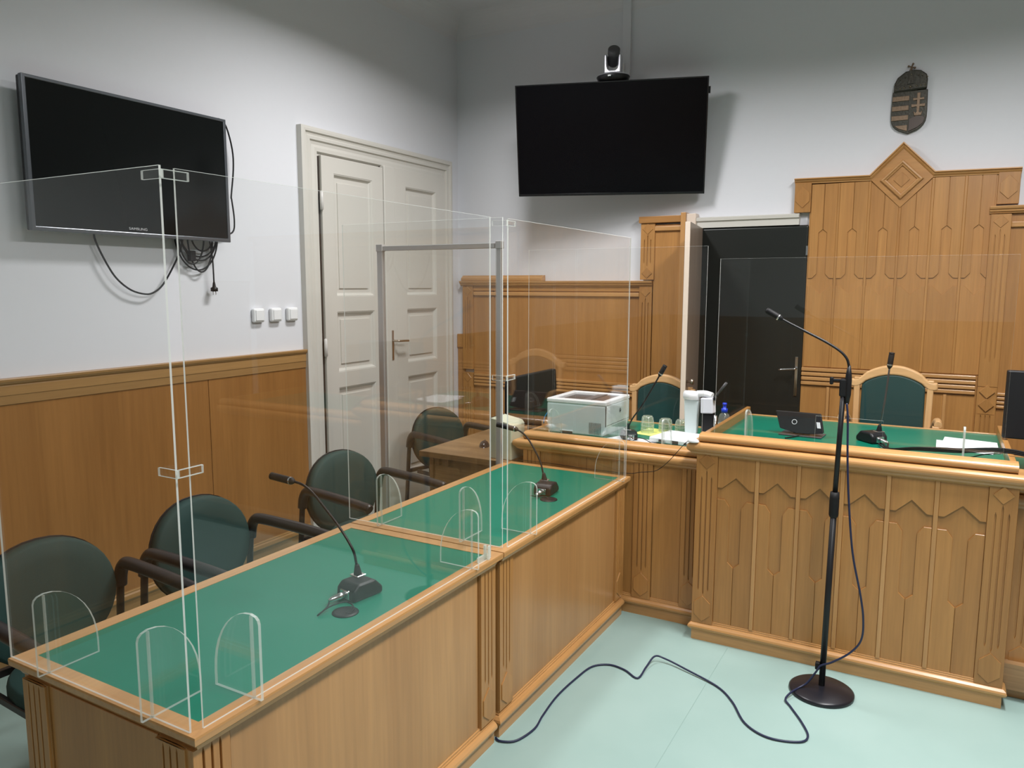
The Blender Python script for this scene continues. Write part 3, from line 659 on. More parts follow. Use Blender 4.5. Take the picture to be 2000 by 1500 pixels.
# ------------------------------------------------------------------ printer
pr_ = thing('printer', 'white desktop laser printer with dark top tray on the lower bench', 'printer', (-1.800, 4.135, 0.852), 0)
hx, hy, H = 0.186, 0.185, 0.200
b_ = MB()
b_.prism([(-hx, 0), (hx-0.02, 0), (hx, 0.055), (hx, 0.178), (-hx, 0.178)], lambda u, v, w: (u, w, v), -hy, hy)
b_.build('body', PRGREY, pr_, 0.010, 3)
MB().prism(rectp(-hx-0.001, hx+0.001, -hy-0.001, hy+0.001), XY(0.176), 0, 0.026, holes=[rectp(-0.148, 0.148, -0.140, 0.150)]).build('top_cover', PRWHITE, pr_, 0.007, 3)
MB().box(-0.149, 0.149, -0.141, 0.151, 0.172, 0.184).build('output_tray', DARKGREY, pr_)
MB().prism([(-0.010, 0.185), (0.060, 0.185), (0.060, 0.199), (-0.010, 0.191)], lambda u, v, w: (u, w, v), -0.134, 0.146).build('paper_stop', mat('mid_grey', (0.13, 0.13, 0.14), 0.4), pr_, 0.002)
MB().box(0.066, 0.142, -0.134, 0.144, 0.184, 0.196).build('control_panel', mat('panel_glass', (0.10, 0.11, 0.13), 0.15), pr_, 0.002)
vg = MB()
for i in range(9): vg.box(0.085+i*0.0085, 0.088+i*0.0085, -hy-0.0015, -hy+0.002, 0.012, 0.078)
vg.build('vent_slots', DARKGREY, pr_)
vg = MB(); vg.box(-0.095, -0.020, -hy-0.002, -hy+0.004, 0.0, 0.018); vg.build('tray_recess', DARKGREY, pr_, 0.002)
MB().box(-0.098, -0.018, -hy-0.003, -hy+0.004, 0.017, 0.021).build('tray_lip', PRWHITE, pr_)
MB().box(hx-0.002, hx+0.0012, -hy+0.012, hy-0.005, 0.064, 0.0655).build('tray_seam', DARKGREY, pr_)
MB().box(hx-0.004, hx+0.001, -hy+0.0005, -hy+0.003, 0.06, 0.176).build('door_seam', DARKGREY, pr_)
lg = MB(); lg.lathe([(0.010, 0), (0.0125, 0), (0.0125, 0.0012), (0.010, 0.0012), (0.010, 0)], (hx+0.0003, 0.03, 0.128), (1, 0, 0), 22)
lgo = lg.build('logo', LOGOD, pr_)
text('hp', 0.013, lambda u, v, w: (hx+0.001+w, 0.03+u, 0.128+v), LOGOD, lgo, 'logo_letters')
MB().tube([(-0.190, 0.09, 0.10), (-0.22, 0.09, 0.112), (-0.27, 0.05, 0.10), (-0.30, 0.02, 0.05), (-0.30, 0.0, 0.01)], 0.0035).build('network_cable', BLUEC, pr_)

# ------------------------------------------------------------------ gooseneck microphones
def mic(label, base, rz, neck, group='gooseneck conference microphones', cable=None, head_r=0.0125, sc=1.0, neckmat=None):
    """neck: world points from the base socket to the back of the head, last two give the head"""
    t = thing('microphone', label, 'microphone', base, rz, group)
    inv = (Matrix.Translation(base) @ Matrix.Rotation(rz, 4, 'Z')).inverted()
    P = [inv @ Vector(p) for p in neck]
    w2, l2, h2 = 0.043*sc, 0.060*sc, 0.052*sc
    q = MB(); q.prism([(-l2, 0), (l2, 0), (l2, 0.022*sc), (l2-0.030, h2), (-l2+0.022, h2), (-l2+0.002, 0.036*sc)], lambda u, v, w: (w, u, v), -w2, w2)
    q.build('base', BLACKP, t, 0.009, 3)
    MB().box(P[0].x-0.020, P[0].x+0.020, P[0].y-0.018, P[0].y+0.018, h2-0.002, h2+0.002).build('socket_plate', CHROME, t, 0.003)
    MB().box(-0.020, 0.020, -l2-0.002, -l2+0.004, 0.006, 0.034*sc).build('connector_plate', CHROME, t, 0.002)
    MB().lathe([(0, 0), (0.0105, 0), (0.0105, 0.020), (0.0085, 0.022), (0.0080, 0.045), (0.004, 0.055), (0, 0.055)], (0, -l2-0.002, 0.020), (-0.1, -1, -0.05), 16).build('plug', [CHROME], t)
    MB().lathe([(0.0, 0), (0.013, 0.0), (0.013, 0.012), (0.008, 0.034), (0.0065, 0.040), (0, 0.04)], P[0], (P[1]-P[0]).normalized()*0.5+Vector((0, 0, 0.5)), 16).build('neck_sleeve', BLACKR, t)
    MB().tube([P[0]]+P[1:-1], 0.0042, 10).build('gooseneck', neckmat or BLACKP, t)
    a, b = P[-2], P[-1]; d = (b-a); L = d.length
    hd = MB().lathe([(0, -0.014), (0.005, -0.014), (head_r*0.9, -0.004), (head_r, 0.002), (head_r, L-0.012), (head_r*0.94, L-0.010), (head_r*0.94, L-0.008), (head_r, L-0.006), (head_r, L-0.001), (0, L)], a, d, 20).build('mic_head', BLACKR, t)
    MB().lathe([(head_r*1.03, 0.001), (head_r*1.06, 0.002), (head_r*1.06, 0.006), (head_r*1.03, 0.007)], a, d, 20).build('ring', CHROME, hd)
    if cable: MB().tube([inv @ Vector(p) for p in cable], 0.0022, 8).build('cable', BLACKR, t)
    return t
mic('black gooseneck microphone on the near green desk', (-1.545, 1.775, 0.7345), -0.16,
    [(-1.573, 1.80, 0.78), (-1.584, 1.80, 0.847), (-1.606, 1.80, 0.885), (-1.652, 1.80, 0.937), (-1.700, 1.80, 0.980), (-1.754, 1.80, 1.026), (-1.800, 1.80, 1.050), (-1.850, 1.80, 1.056), (-1.943, 1.80, 1.062)],
    cable=[(-1.562, 1.655, 0.752), (-1.552, 1.635, 0.745), (-1.548, 1.592, 0.737), (-1.545, 1.600, 0.742), (-1.538, 1.640, 0.750), (-1.515, 1.680, 0.752), (-1.480, 1.672, 0.745), (-1.478, 1.655, 0.736)])
mic('black gooseneck microphone on the far green desk', (-1.575, 3.135, 0.7345), 0.10,
    [(-1.600, 3.165, 0.78), (-1.628, 3.18, 0.86), (-1.660, 3.18, 0.919), (-1.700, 3.18, 0.975), (-1.735, 3.18, 1.002), (-1.766, 3.18, 1.013), (-1.87, 3.18, 1.026)],
    cable=[(-1.588, 3.00, 0.752), (-1.570, 3.03, 0.742), (-1.540, 3.05, 0.740), (-1.515, 3.035, 0.737)])
mic('black gooseneck microphone tucked behind the right side of the printer', (-1.490, 3.985, 0.853), 0.55,
    [(-1.505, 4.000, 0.898), (-1.478, 4.00, 0.962), (-1.426, 4.00, 1.038), (-1.370, 4.00, 1.136), (-1.322, 4.00, 1.224), (-1.295, 4.00, 1.274)], sc=0.95,
    cable=[(-1.46, 3.93, 0.87), (-1.44, 3.90, 0.875), (-1.36, 3.86, 0.888), (-1.27, 3.82, 0.862), (-1.20, 3.80, 0.856)])
mic('black gooseneck microphone standing upright on the raised bench', (-0.262, 3.985, 0.963), 0.75,
    [(-0.232, 3.99, 1.008), (-0.225, 3.98, 1.070), (-0.218, 3.97, 1.13), (-0.212, 3.97, 1.19), (-0.203, 3.97, 1.333), (-0.197, 3.97, 1.396)], neckmat=mat('grey_gooseneck', (0.16, 0.16, 0.17), 0.3, metal=0.8))
for (x, y), lb_ in zip(((-1.496, 1.652), (-1.514, 3.038)), ('round black cable grommet in the near green desk top', 'round black cable grommet in the far green desk top')):
    g = thing('cable_grommet', lb_, 'grommet', (x, y, 0.7335), 0, 'cable grommets in the desk tops')
    MB().lathe([(0, 0), (0.040, 0), (0.039, 0.0028), (0.030, 0.0036), (0, 0.0030)], seg=30).build('cap', BLACKP, g)
    MB().box(0.008, 0.024, -0.008, 0.010, 0.0028, 0.0044).build('cable_slot', BLACKR, g)

# microphone floor stand
ms = thing('microphone_stand', 'black floor microphone stand with round base and gooseneck before the raised bench', 'stand', (-0.347, 3.288, 0))
o0 = Vector((-0.347, 3.288, 0)); rel = lambda pts: [Vector(p)-o0 for p in pts]
MB().lathe([(0, 0), (0.126, 0), (0.129, 0.004), (0.129, 0.013), (0.122, 0.018), (0.06, 0.028), (0.014, 0.034), (0, 0.034)], seg=48).build('round_base', mat('satin_black', (0.012, 0.012, 0.017), 0.3, spec=0.4), ms)
MB().tube([(0, 0, 0.03), (0.009, 0.0, 0.80)], 0.0125, 16).build('lower_pole', BLACKP, ms)
MB().lathe([(0, 0), (0.015, 0), (0.019, 0.01), (0.019, 0.07), (0.0185, 0.075), (0.019, 0.08), (0.017, 0.105), (0, 0.105)], (0.0085, 0, 0.765), seg=20).build('height_clutch', BLACKR, ms)
MB().tube([(0.0092, 0, 0.86), (0.0185, 0, 1.29)], 0.0102, 14).build('upper_pole', BLACKP, ms)
cb = MB(); cb.box(0.004, 0.034, -0.016, 0.016, 1.265, 1.335); cb.box(-0.032, 0.010, -0.006, 0.006, 1.322, 1.334); cb.box(-0.034, -0.020, -0.010, 0.010, 1.310, 1.340)
cb.build('clamp', BLACKR, ms, 0.005, 2)
MB().lathe([(0, 0), (0.007, 0.0), (0.0125, 0.04), (0.0125, 0.10), (0.011, 0.12), (0.0055, 0.155), (0, 0.155)], (0.0355, -0.006, 1.235), seg=16).build('plug_sleeve', BLACKP, ms)
nk = rel([(-0.3115, 3.282, 1.370), (-0.314, 3.28, 1.394), (-0.324, 3.28, 1.420), (-0.350, 3.28, 1.447), (-0.399, 3.28, 1.478), (-0.468, 3.28, 1.513), (-0.539, 3.28, 1.548), (-0.584, 3.28, 1.572)])
MB().tube(nk, 0.0050, 10).build('gooseneck', BLACKP, ms)
a, b = nk[-1], Vector((-0.638, 3.28, 1.603))-o0; L = (b-a).length
hd = MB().lathe([(0, -0.016), (0.006, -0.014), (0.0115, -0.002), (0.0125, 0.004), (0.0125, L-0.008), (0.011, L), (0, L)], a, b-a, 20).build('mic_head', BLACKR, ms)
MB().lathe([(0.0128, 0.002), (0.0133, 0.003), (0.0133, 0.007), (0.0128, 0.008)], a, b-a, 20).build('ring', CHROME, hd)
MB().box(-0.028, -0.010, -0.02, 0.004, 0.105, 0.135).build('cable_clip', BLACKR, ms, 0.003)
cbp = [(-0.3115, 3.268, 1.24), (-0.304, 3.262, 1.180), (-0.295, 3.255, 1.013), (-0.281, 3.25, 0.847), (-0.256, 3.25, 0.639), (-0.219, 3.25, 0.475), (-0.202, 3.25, 0.371), (-0.205, 3.25, 0.283), (-0.243, 3.25, 0.219), (-0.308, 3.255, 0.160), (-0.352, 3.262, 0.130), (-0.368, 3.262, 0.100), (-0.400, 3.255, 0.045), (-0.430, 3.235, 0.024), (-0.452, 3.19, 0.020), (-0.466, 3.14, 0.010)]
fl = [(-0.440, 3.100, 0.0055), (-0.380, 3.00, 0.0055), (-0.345, 2.914, 0.0055), (-0.370, 2.859, 0.0055), (-0.476, 2.832, 0.0055), (-0.574, 2.887, 0.0055), (-0.655, 3.02, 0.0055), (-0.741, 3.111, 0.0055), (-0.894, 3.176, 0.012), (-0.998, 3.208, 0.02), (-1.044, 3.19, 0.03), (-1.056, 3.11, 0.012), (-1.060, 3.009, 0.0055), (-1.135, 3.049, 0.0055), (-1.212, 3.059, 0.0055), (-1.272, 3.005, 0.0055), (-1.292, 2.874, 0.0055), (-1.300, 2.703, 0.0055), (-1.286, 2.546, 0.0055), (-1.272, 2.446, 0.0055), (-1.295, 2.345, 0.0055), (-1.345, 2.312, 0.0055), (-1.372, 2.322, 0.0055)]
tag(MB().tube(cbp+fl, 0.0042, 8, smooth=6).build('microphone_cable', NAVY), 'dark blue cable hanging from the microphone stand and looping over the mint floor', 'cable')

# ------------------------------------------------------------------ judge's things
tb = thing('tablet', 'black tablet screen on a tilted stand seen from behind on the raised bench', 'tablet', (-0.575, 3.985, 0.963), -0.06)
tbm = MB().prism([(-0.135, 0.110), (0.082, 0.110), (0.104, 0.022), (0.098, 0.018), (0.035, 0.010), (-0.02, 0.008), (-0.105, 0.026)], lambda u, v, w: (u, w-0.02+v*0.30, v+0.004), -0.012, 0.002)
tbm.build('casing', BLACKP, tb, 0.003, 2)
MB().box(-0.105, 0.098, -0.050, 0.075, 0.0, 0.005).build('stand_base', DARKGREY, tb, 0.002)
MB().prism([(-0.05, 0.0), (0.03, 0.0), (0.03, 0.07), (-0.05, 0.07)], lambda u, v, w: (u, w+0.03+v*0.1, v), -0.012, 0.0).build('stand_neck', BLACKP, tb, 0.003)
MB().lathe([(0.010, 0), (0.013, 0), (0.013, 0.001), (0.010, 0.001), (0.010, 0)], (-0.038, -0.018+0.062*0.3-0.0145, 0.066), (0, -1, 0.28), 20).build('logo', LOGO, tb)
MB().prism([(0.065, 0.07), (0.082, 0.07), (0.089, 0.042), (0.072, 0.042)], lambda u, v, w: (u, w-0.0335+v*0.30, v+0.004), 0, 0.002).build('sticker', LOGO, tb)
MB().tube([(0.0, -0.02, 0.006), (-0.02, -0.08, 0.004), (-0.05, -0.14, 0.004)], 0.003).build('cable', BLACKR, tb)
for i, (pts, lb_, z) in enumerate((
    ([(0.010, 3.955), (0.232, 3.925), (0.250, 4.125), (0.010, 4.185)], 'white paper sheet lying lower on the raised bench top', 0.9640),
    ([(0.030, 4.075), (0.258, 4.010), (0.262, 4.235), (0.045, 4.285)], 'white paper sheet on top of the other by the right rim of the raised bench', 0.9650))):
    tag(MB().prism(pts, XY(z), 0, 0.0008).build('paper_sheet', PAPER), lb_, 'paper', 'papers on the raised bench')
cbl = MB(); 
for k, dz in enumerate((0, 0.007, 0.013)):
    cbl.tube([(-0.225+0.02*k, 3.90, 0.972+dz*0.4), (-0.17, 3.75, 0.975+dz*0.5), (-0.08, 3.685, 1.000+dz*0.6), (0.02, 3.675, 1.006+dz), (0.10, 3.675, 1.010+dz), (0.18, 3.68, 1.020+dz), (0.25, 3.69, 1.024+dz), (0.33, 3.70, 1.014+dz), (0.45, 3.72, 0.98+dz*0.6), (0.62, 3.80, 0.90)], 0.0042, 8)
cbl.tube([(0.06, 3.74, 0.967), (0.13, 3.70, 0.985), (0.19, 3.69, 1.008), (0.25, 3.70, 1.016)], 0.0025, 6)
tag(cbl.build('cable_bundle', BLACKR), 'bundle of black cables crossing the right corner of the raised bench', 'cable')
mr_ = thing('monitor', 'black computer monitor at the right edge above the lower right bench', 'monitor', (0.53, 4.10, 0.852), 0.0)
MB().prism(rectp(-0.262, 0.262, 0.165, 0.475), XZ(0), -0.02, 0.02).build('casing', BLACKP, mr_, 0.006, 2)
MB().box(-0.04, 0.04, -0.01, 0.02, 0.01, 0.2).build('stand_neck', BLACKP, mr_, 0.004)
MB().box(-0.12, 0.12, -0.08, 0.09, 0.0, 0.012).build('stand_base', BLACKP, mr_, 0.004)
wb2 = thing('document_tray', 'white plastic tray behind the right low bench moulding', 'tray', (0.50, 3.80, 0.8525), 0)
MB().box(-0.16, 0.16, -0.06, 0.1, 0.0, 0.03).build('tray_body', WHITEP, wb2, 0.006)
MB().box(-0.12, 0.12, -0.04, 0.06, 0.03, 0.045).build('black_insert', BLACKP, wb2, 0.006)

# white puck on the moulding with a thin cable
pk = thing('cable_puck', 'small glossy white dome sitting on the left corner of the raised bench moulding', 'device', (-0.985, 3.490, 0.9735), 0.0)
MB().lathe([(0, 0), (0.026, 0), (0.028, 0.005), (0.024, 0.013), (0.013, 0.019), (0, 0.021)], sx=1.0, sy=0.6, seg=24).build('shell', WHITEP, pk)
tag(MB().tube([(-1.005, 3.500, 0.978), (-1.035, 3.52, 0.955), (-1.108, 3.55, 0.868), (-1.165, 3.585, 0.812), (-1.211, 3.605, 0.782), (-1.290, 3.615, 0.765), (-1.36, 3.628, 0.748), (-1.579, 3.631, 0.744), (-1.80, 3.631, 0.748), (-2.0, 3.628, 0.746)], 0.0016, 6).build('thin_cable', BLACKR), 'thin black wire running from the white dome down along the lower bench', 'cable')

# ------------------------------------------------------------------ things on the lower bench
for i, (x, y, lb_) in enumerate(((-1.462, 4.215, 'tallest-looking upturned drinking glass nearest the printer'), (-1.378, 4.290, 'middle one of the three upturned drinking glasses'), (-1.285, 4.300, 'upturned drinking glass beside the document camera arm'))):
    hh = 0.098 if i == 0 else 0.078; rr = 0.038
    q = MB().lathe([(rr, 0), (rr-0.001, hh*0.55), (rr-0.006, hh*0.92), (rr-0.012, hh), (0, hh), (0, hh-0.008), (rr-0.014, hh-0.008), (rr-0.009, hh*0.88), (rr-0.004, hh*0.55), (rr-0.003, 0), (rr, 0)], seg=12)
    g = thing('drinking_glass', lb_, 'glass', (x, y, 0.8545), 0.3*i, 'upturned drinking glasses beside the printer')
    q.build('glass_body', GLS, g)
    rb = MB()
    for z, q_ in ((0.002, rr), (hh*0.22, rr), (hh*0.42, rr), (hh*0.62, rr-0.001), (hh-0.003, rr-0.012)): rb.lathe([(q_-0.001, z-0.0016), (q_+0.0012, z), (q_-0.001, z+0.0016)], seg=12)
    for k in range(6): rb.tube([((rr+0.0005)*math.cos(k*PI/3), (rr+0.0005)*math.sin(k*PI/3), 0.002), ((rr+0.0005)*math.cos(k*PI/3), (rr+0.0005)*math.sin(k*PI/3), hh*0.55), ((rr-0.006)*math.cos(k*PI/3), (rr-0.006)*math.sin(k*PI/3), hh*0.93)], 0.0011, 5, smooth=0)
    tag(rb.build('moulded_ribs', GLR, g), kind='stuff')
tag(MB().prism([(-1.52, 4.15), (-1.33, 4.10), (-1.30, 4.33), (-1.50, 4.36)], XY(0.8525), 0, 0.0012).build('paper_sheet', YELLOW), 'yellow paper sheet under the upturned glasses', 'paper')
tag(MB().prism([(-1.62, 3.90), (-1.33, 3.86), (-1.31, 3.99), (-1.56, 4.06)], XY(0.8525), 0, 0.0006).build('paper_sheet', PAPER), 'white paper sheet under the microphone base beside the printer', 'paper')
dc = thing('document_camera', 'white document camera with flat base and folded arm beside the glasses', 'camera', (-1.205, 4.045, 0.8525), -0.16)
MB().box(-0.135, 0.135, -0.125, 0.125, 0.006, 0.034).build('base', PRWHITE, dc, 0.007, 3)
ps = MB(); ps.box(-0.075, -0.04, -0.1275, -0.12, 0.012, 0.026); ps.box(0.0, 0.04, -0.1275, -0.12, 0.010, 0.028); ps.box(0.075, 0.088, -0.1275, -0.12, 0.014, 0.024)
ps.build('port', SOCK, dc)
MB().prism([(-0.040, 0.03), (0.028, 0.03), (0.040, 0.22), (-0.045, 0.22)], lambda u, v, w: (u, 0.13+w-v*0.05, v), -0.016, 0.016).build('column', PRGREY, dc, 0.006, 2)
MB().lathe([(0, -0.044), (0.026, -0.042), (0.028, 0), (0.026, 0.042), (0, 0.044)], (-0.002, 0.115, 0.245), (1, 0, 0), 20).build('hinge_drum', PRWHITE, dc)
MB().tube([(0.03, 0.115, 0.258), (0.08, 0.112, 0.262), (0.12, 0.11, 0.254)], 0.018, 14).build('arm', PRWHITE, dc)
MB().prism([(0.060, 0.24), (0.130, 0.245), (0.135, 0.16), (0.063, 0.155)], lambda u, v, w: (u, 0.11+w, v), -0.024, 0.024).build('camera_head', mat('head_white', (0.70, 0.72, 0.78), 0.35), dc, 0.006, 2)
MB().box(0.064, 0.132, 0.10, 0.14, 0.0, 0.150).build('dark_case', BLACKP, dc, 0.003)
MB().lathe([(0, 0), (0.010, 0), (0.010, 0.15), (0, 0.15)], (0.143, 0.105, 0.0), seg=14).build('chrome_column', CHROME, dc)
lt = MB().tube([(0.142, 0.10, 0.252), (0.205, 0.09, 0.335)], lambda t: 0.0075, 12); lt.build('lamp_rod', DARKGREY, dc)
MB().lathe([(0, -0.012), (0.011, -0.012), (0.011, 0.012), (0, 0.012)], (0.142, 0.10, 0.245), (0, 0, 1), 14).build('rod_joint', BLACKP, dc)
bo = thing('sanitiser_bottle', 'clear plastic bottle with a bright blue cap near the black door', 'bottle', (-1.070, 4.42, 0.8525))
MB().lathe([(0, 0), (0.032, 0), (0.034, 0.006), (0.034, 0.085), (0.026, 0.112), (0.014, 0.120), (0.014, 0.125), (0, 0.125)], seg=20).build('bottle_body', PET, bo)
MB().lathe([(0.0345, 0.015), (0.0348, 0.016), (0.0348, 0.06), (0.0345, 0.061)], seg=20).build('bottle_label', mat('bottle_label', (0.55, 0.62, 0.66), 0.5), bo)
MB().lathe([(0, 0.122), (0.018, 0.122), (0.018, 0.145), (0.010, 0.148), (0.010, 0.165), (0.013, 0.167), (0.012, 0.178), (0, 0.18)], seg=18).build('cap', BLUE, bo)

# ------------------------------------------------------------------ armchairs
def superpts(w, h, n=36, flat=0.72, e=2.4):
    pts = []
    for i in range(n):
        a = 2*PI*i/n; c_, s_ = math.cos(a), math.sin(a)
        x = math.copysign(abs(c_)**(2/e), c_)*w/2; z = math.copysign(abs(s_)**(2/e), s_)*h/2
        if z < 0: x *= 1-0.16*(abs(z)/(h/2))**1.6
        pts.append((x, z))
    return pts
def pad(mb, pts, mp, t, bulge, mi_f=0, mi_b=0, curve=0.0):
    n = len(pts); levels = [(1.0, -t/2), (1.0, t/2*0.2), (0.985, t/2*0.7), (0.95, t/2), (0.7, t/2+bulge*0.6), (0.35, t/2+bulge), (0.0, t/2+bulge)]
    def V(p, k, w): 
        u, v = p[0]*k, p[1]*k; return mb.bm.verts.new(mp(u, v, w+curve*u*u))
    rings = []
    for k, w in levels[:-1]: rings.append([V(p, k, w) for p in pts])
    top = V((0, 0), 0, levels[-1][1])
    for a, b in zip(rings, rings[1:]):
        for j in range(n):
            f = mb.bm.faces.new((a[j], a[(j+1) % n], b[(j+1) % n], b[j])); f.smooth = True; f.material_index = mi_f
    for j in range(n):
        f = mb.bm.faces.new((rings[-1][j], rings[-1][(j+1) % n], top)); f.smooth = True; f.material_index = mi_f
    f = mb.bm.faces.new(list(reversed(rings[0]))); f.material_index = mi_b
def make_armchair(label, loc, rz):
    t = thing('armchair', label, 'chair', loc, rz, 'green upholstered armchairs behind the desks')
    bk = MB(); pad(bk, superpts(0.465, 0.43, e=2.15), lambda u, v, w: (-0.235-0.10*(v+0.2)+w, u, 0.612+v), 0.045, 0.010, curve=0.25)
    bk.build('backrest', FABRIC, t)
    sh = MB(); pad(sh, superpts(0.472, 0.437, e=2.15), lambda u, v, w: (-0.262-0.10*(v+0.2)-w, u, 0.612+v), 0.012, 0.004, curve=-0.25)
    sh.build('back_shell', BLACKP, t)
    st = MB(); pad(st, superpts(0.48, 0.45, e=3.0), lambda u, v, w: (0.02+v, u, 0.445+w), 0.05, 0.012)
    st.build('seat', FABRIC, t)
    for s in (-1, 1):
        y = s*0.262
        MB().tube([(-0.31, y, 0.0), (-0.285, y, 0.30), (-0.262, y, 0.56), (-0.250, y, 0.630), (-0.226, y, 0.664)], lambda q: 0.014, 12).build('leg', BROWNBLK, t)
        MB().tube([(0.25, y*0.9, 0.0), (0.215, y*0.9, 0.22), (0.195, y*0.9, 0.42)], 0.012, 10).build('leg', BROWNBLK, t)
        MB().tube([(-0.258, y, 0.585), (-0.250, y, 0.632), (-0.228, y, 0.668), (-0.190, y, 0.680), (-0.05, y, 0.678), (0.10, y, 0.672), (0.215, y, 0.664), (0.235, y, 0.660)], lambda q: 0.0235 if q < 0.93 else 0.020, 14, smooth=5).build('armrest', BROWNBLK, t)
        MB().box(-0.20, 0.19, y*0.9-0.008, y*0.9+0.008, 0.405, 0.43).build('seat_rail', BROWNBLK, t, 0.003)
    MB().box(-0.285, -0.262, -0.26, 0.26, 0.40, 0.425).build('cross_bar', BROWNBLK, t, 0.003)
    return t
make_armchair('green armchair at far left, closest to the camera, behind the near desk', (-2.385, 1.405, 0), math.radians(-3))
make_armchair('green armchair in the middle behind the near desk, second from the left edge', (-2.375, 2.045, 0), 0)
make_armchair('green armchair against the cream door behind the far desk', (-2.475, 2.985, 0), math.radians(-7))
c4 = make_armchair('green armchair at the oak table in front of the corner', (-2.87, 4.40, 0), math.radians(-14))
MB().box(-0.252, -0.248, 0.035, 0.075, 0.785, 0.793).build('back_label', CHAIRLABEL, c4)

def judge_chair(label, loc, rz, group='arched wooden chairs behind the benches'):
    t = thing('arched_chair', label, 'chair', loc, rz, group)
    def arch(u):
        a = abs(u)
        if a < 0.150: return 1.075-0.050*(a/0.150)**2
        if a < 0.195:
            k = (a-0.150)/0.045; return 1.025-0.036*(k*(2-k))
        return 0.989
    N = 22; us = [-0.222+0.444*i/N for i in range(N+1)]
    top = [(u, arch(u)) for u in us]; bot = [(u, arch(u)-0.055+0.012*(abs(u)/0.222)**3) for u in reversed(us)]
    MB().prism(top+bot, lambda u, v, w: (u, w, v), 0.0, 0.045).build('crest_rail', WC['x'], t, 0.010, 3)
    up = [(u, arch(u)-0.052) for u in us if abs(u) < 0.172]
    MB().prism([(-0.165, 0.50), (0.165, 0.50)]+list(reversed(up)), lambda u, v, w: (u, w, v), 0.004, 0.036).build('back_upholstery', FABRIC2, t, 0.010, 3)
    for s in (-1, 1):
        MB().prism([(s*0.160, 0.42), (s*0.196, 0.42), (s*0.203, 1.0), (s*0.172, 1.0)], lambda u, v, w: (u, w, v), 0.002, 0.042).build('back_post', WC['z'], t, 0.005, 2)
        MB().tube([(s*0.205, 0.02, 0.70), (s*0.225, -0.08, 0.785), (s*0.235, -0.18, 0.800), (s*0.235, -0.25, 0.795)], 0.019, 12).build('armrest', WC['y'], t)
        MB().box(s*0.225-0.017, s*0.225+0.017, -0.25, -0.215, 0.0, 0.785).build('leg', WC['z'], t, 0.004)
        MB().box(s*0.190-0.017, s*0.190+0.017, 0.0, 0.04, 0.0, 0.44).build('leg', WC['z'], t, 0.004)
    MB().box(-0.205, 0.205, -0.27, 0.0, 0.40, 0.46).build('seat', FABRIC2, t, 0.02, 3)
    return t
judge_chair('arched beech chair with dark green back behind the raised bench', (-0.222, 4.78, 0.185), 0)
judge_chair('arched beech chair with dark green back behind the glasses and document camera', (-1.590, 4.83, 0.05), 0)

# ------------------------------------------------------------------ televisions
tv = thing('television', 'grey-framed flat television on the left wall above the wainscot', 'television', (-3.40, 2.405, 2.252), 0)
tq = MB(); tq.prism(rectp(-0.520, 0.520, -0.320, 0.320), YZ(0), -0.045, -0.004); tq.build('casing', BLACKP, tv, 0.006, 2)
MB().prism(rectp(-0.522, 0.522, -0.322, 0.322), YZ(0), -0.022, 0.003, holes=[rectp(-0.505, 0.505, -0.303, 0.307)]).build('bezel', BEZEL, tv, 0.003, 2)
MB().prism(rectp(-0.510, 0.510, -0.306, 0.310), YZ(0), -0.006, -0.001).build('screen', SCREEN, tv)
text('SAMSUNG', 0.017, lambda u, v, w: (0.0005+w, -0.025+u*1.25, -0.286+v), LOGO, tv, 'lettering')
MB().box(-0.105, -0.045, -0.15, 0.15, -0.12, 0.12).build('wall_bracket', BLACKP, tv)
tvc = MB()
X_ = -3.475
def yz(pts, x=X_): return [(x, a, b) for a, b in pts]
tvc.tube(yz([(2.905, 2.572), (2.950, 2.590), (2.995, 2.558), (3.030, 2.443), (3.032, 2.334), (3.010, 2.190), (3.012, 2.167), (3.024, 2.057), (3.006, 1.990), (2.915, 1.965)]), 0.0045, 8)
tag(tvc.build('television_cable', BLACKR), 'black cable bowing out from the right side of the left television', 'cable')
tag(MB().tube(yz([(2.200, 1.96), (2.210, 1.90), (2.257, 1.80), (2.305, 1.728), (2.375, 1.675), (2.450, 1.655), (2.500, 1.664), (2.554, 1.704), (2.619, 1.796), (2.66, 1.87), (2.69, 1.96)]), 0.0045, 8).build('television_cable', BLACKR), 'black cable hanging in a long loop below the left television', 'cable')
lo = thing('coiled_cable', 'bundle of looped black cables hanging under the left television', 'cable', (X_, 2.78, 1.95))
for k, (a, b, dz, lean) in enumerate(((-0.14, 0.13, 0.19, 0.0), (-0.13, 0.10, 0.12, 0.02), (-0.09, 0.14, 0.14, -0.02), (-0.10, 0.06, 0.20, 0.03), (-0.05, 0.09, 0.09, 0.0), (-0.12, 0.04, 0.16, -0.01))):
    c = (a+b)/2+lean; r = (b-a)/2
    pts = [(0.003*k-0.008, c+r*math.cos(q), 0.02-(dz)*max(0, math.sin(q))*1.0) for q in [PI*i/12 for i in range(13)]]
    MB().tube(pts, 0.0042, 8, smooth=3).build('cable_loop', BLACKR, lo)
MB().box(-0.018, 0.012, -0.062, -0.028, -0.125, -0.070).build('inline_adapter', BLACKP, lo, 0.004)
MB().tube([(0, 0.065, 0.02), (0.005, 0.08, -0.10), (0.005, 0.083, -0.235)], 0.0042, 8).build('mains_lead', BLACKR, lo)
MB().lathe([(0, 0), (0.006, 0), (0.010, -0.025), (0.019, -0.030), (0.019, -0.048), (0, -0.050)], (0.005, 0.083, -0.235), seg=14).build('mains_plug', BLACKP, lo)
pn = MB()
for d in (-0.009, 0.009): pn.tube([(0.005, 0.083+d, -0.283), (0.005, 0.083+d, -0.302)], 0.0022, 6, smooth=0)
pn.build('plug_pin', CHROME, lo)

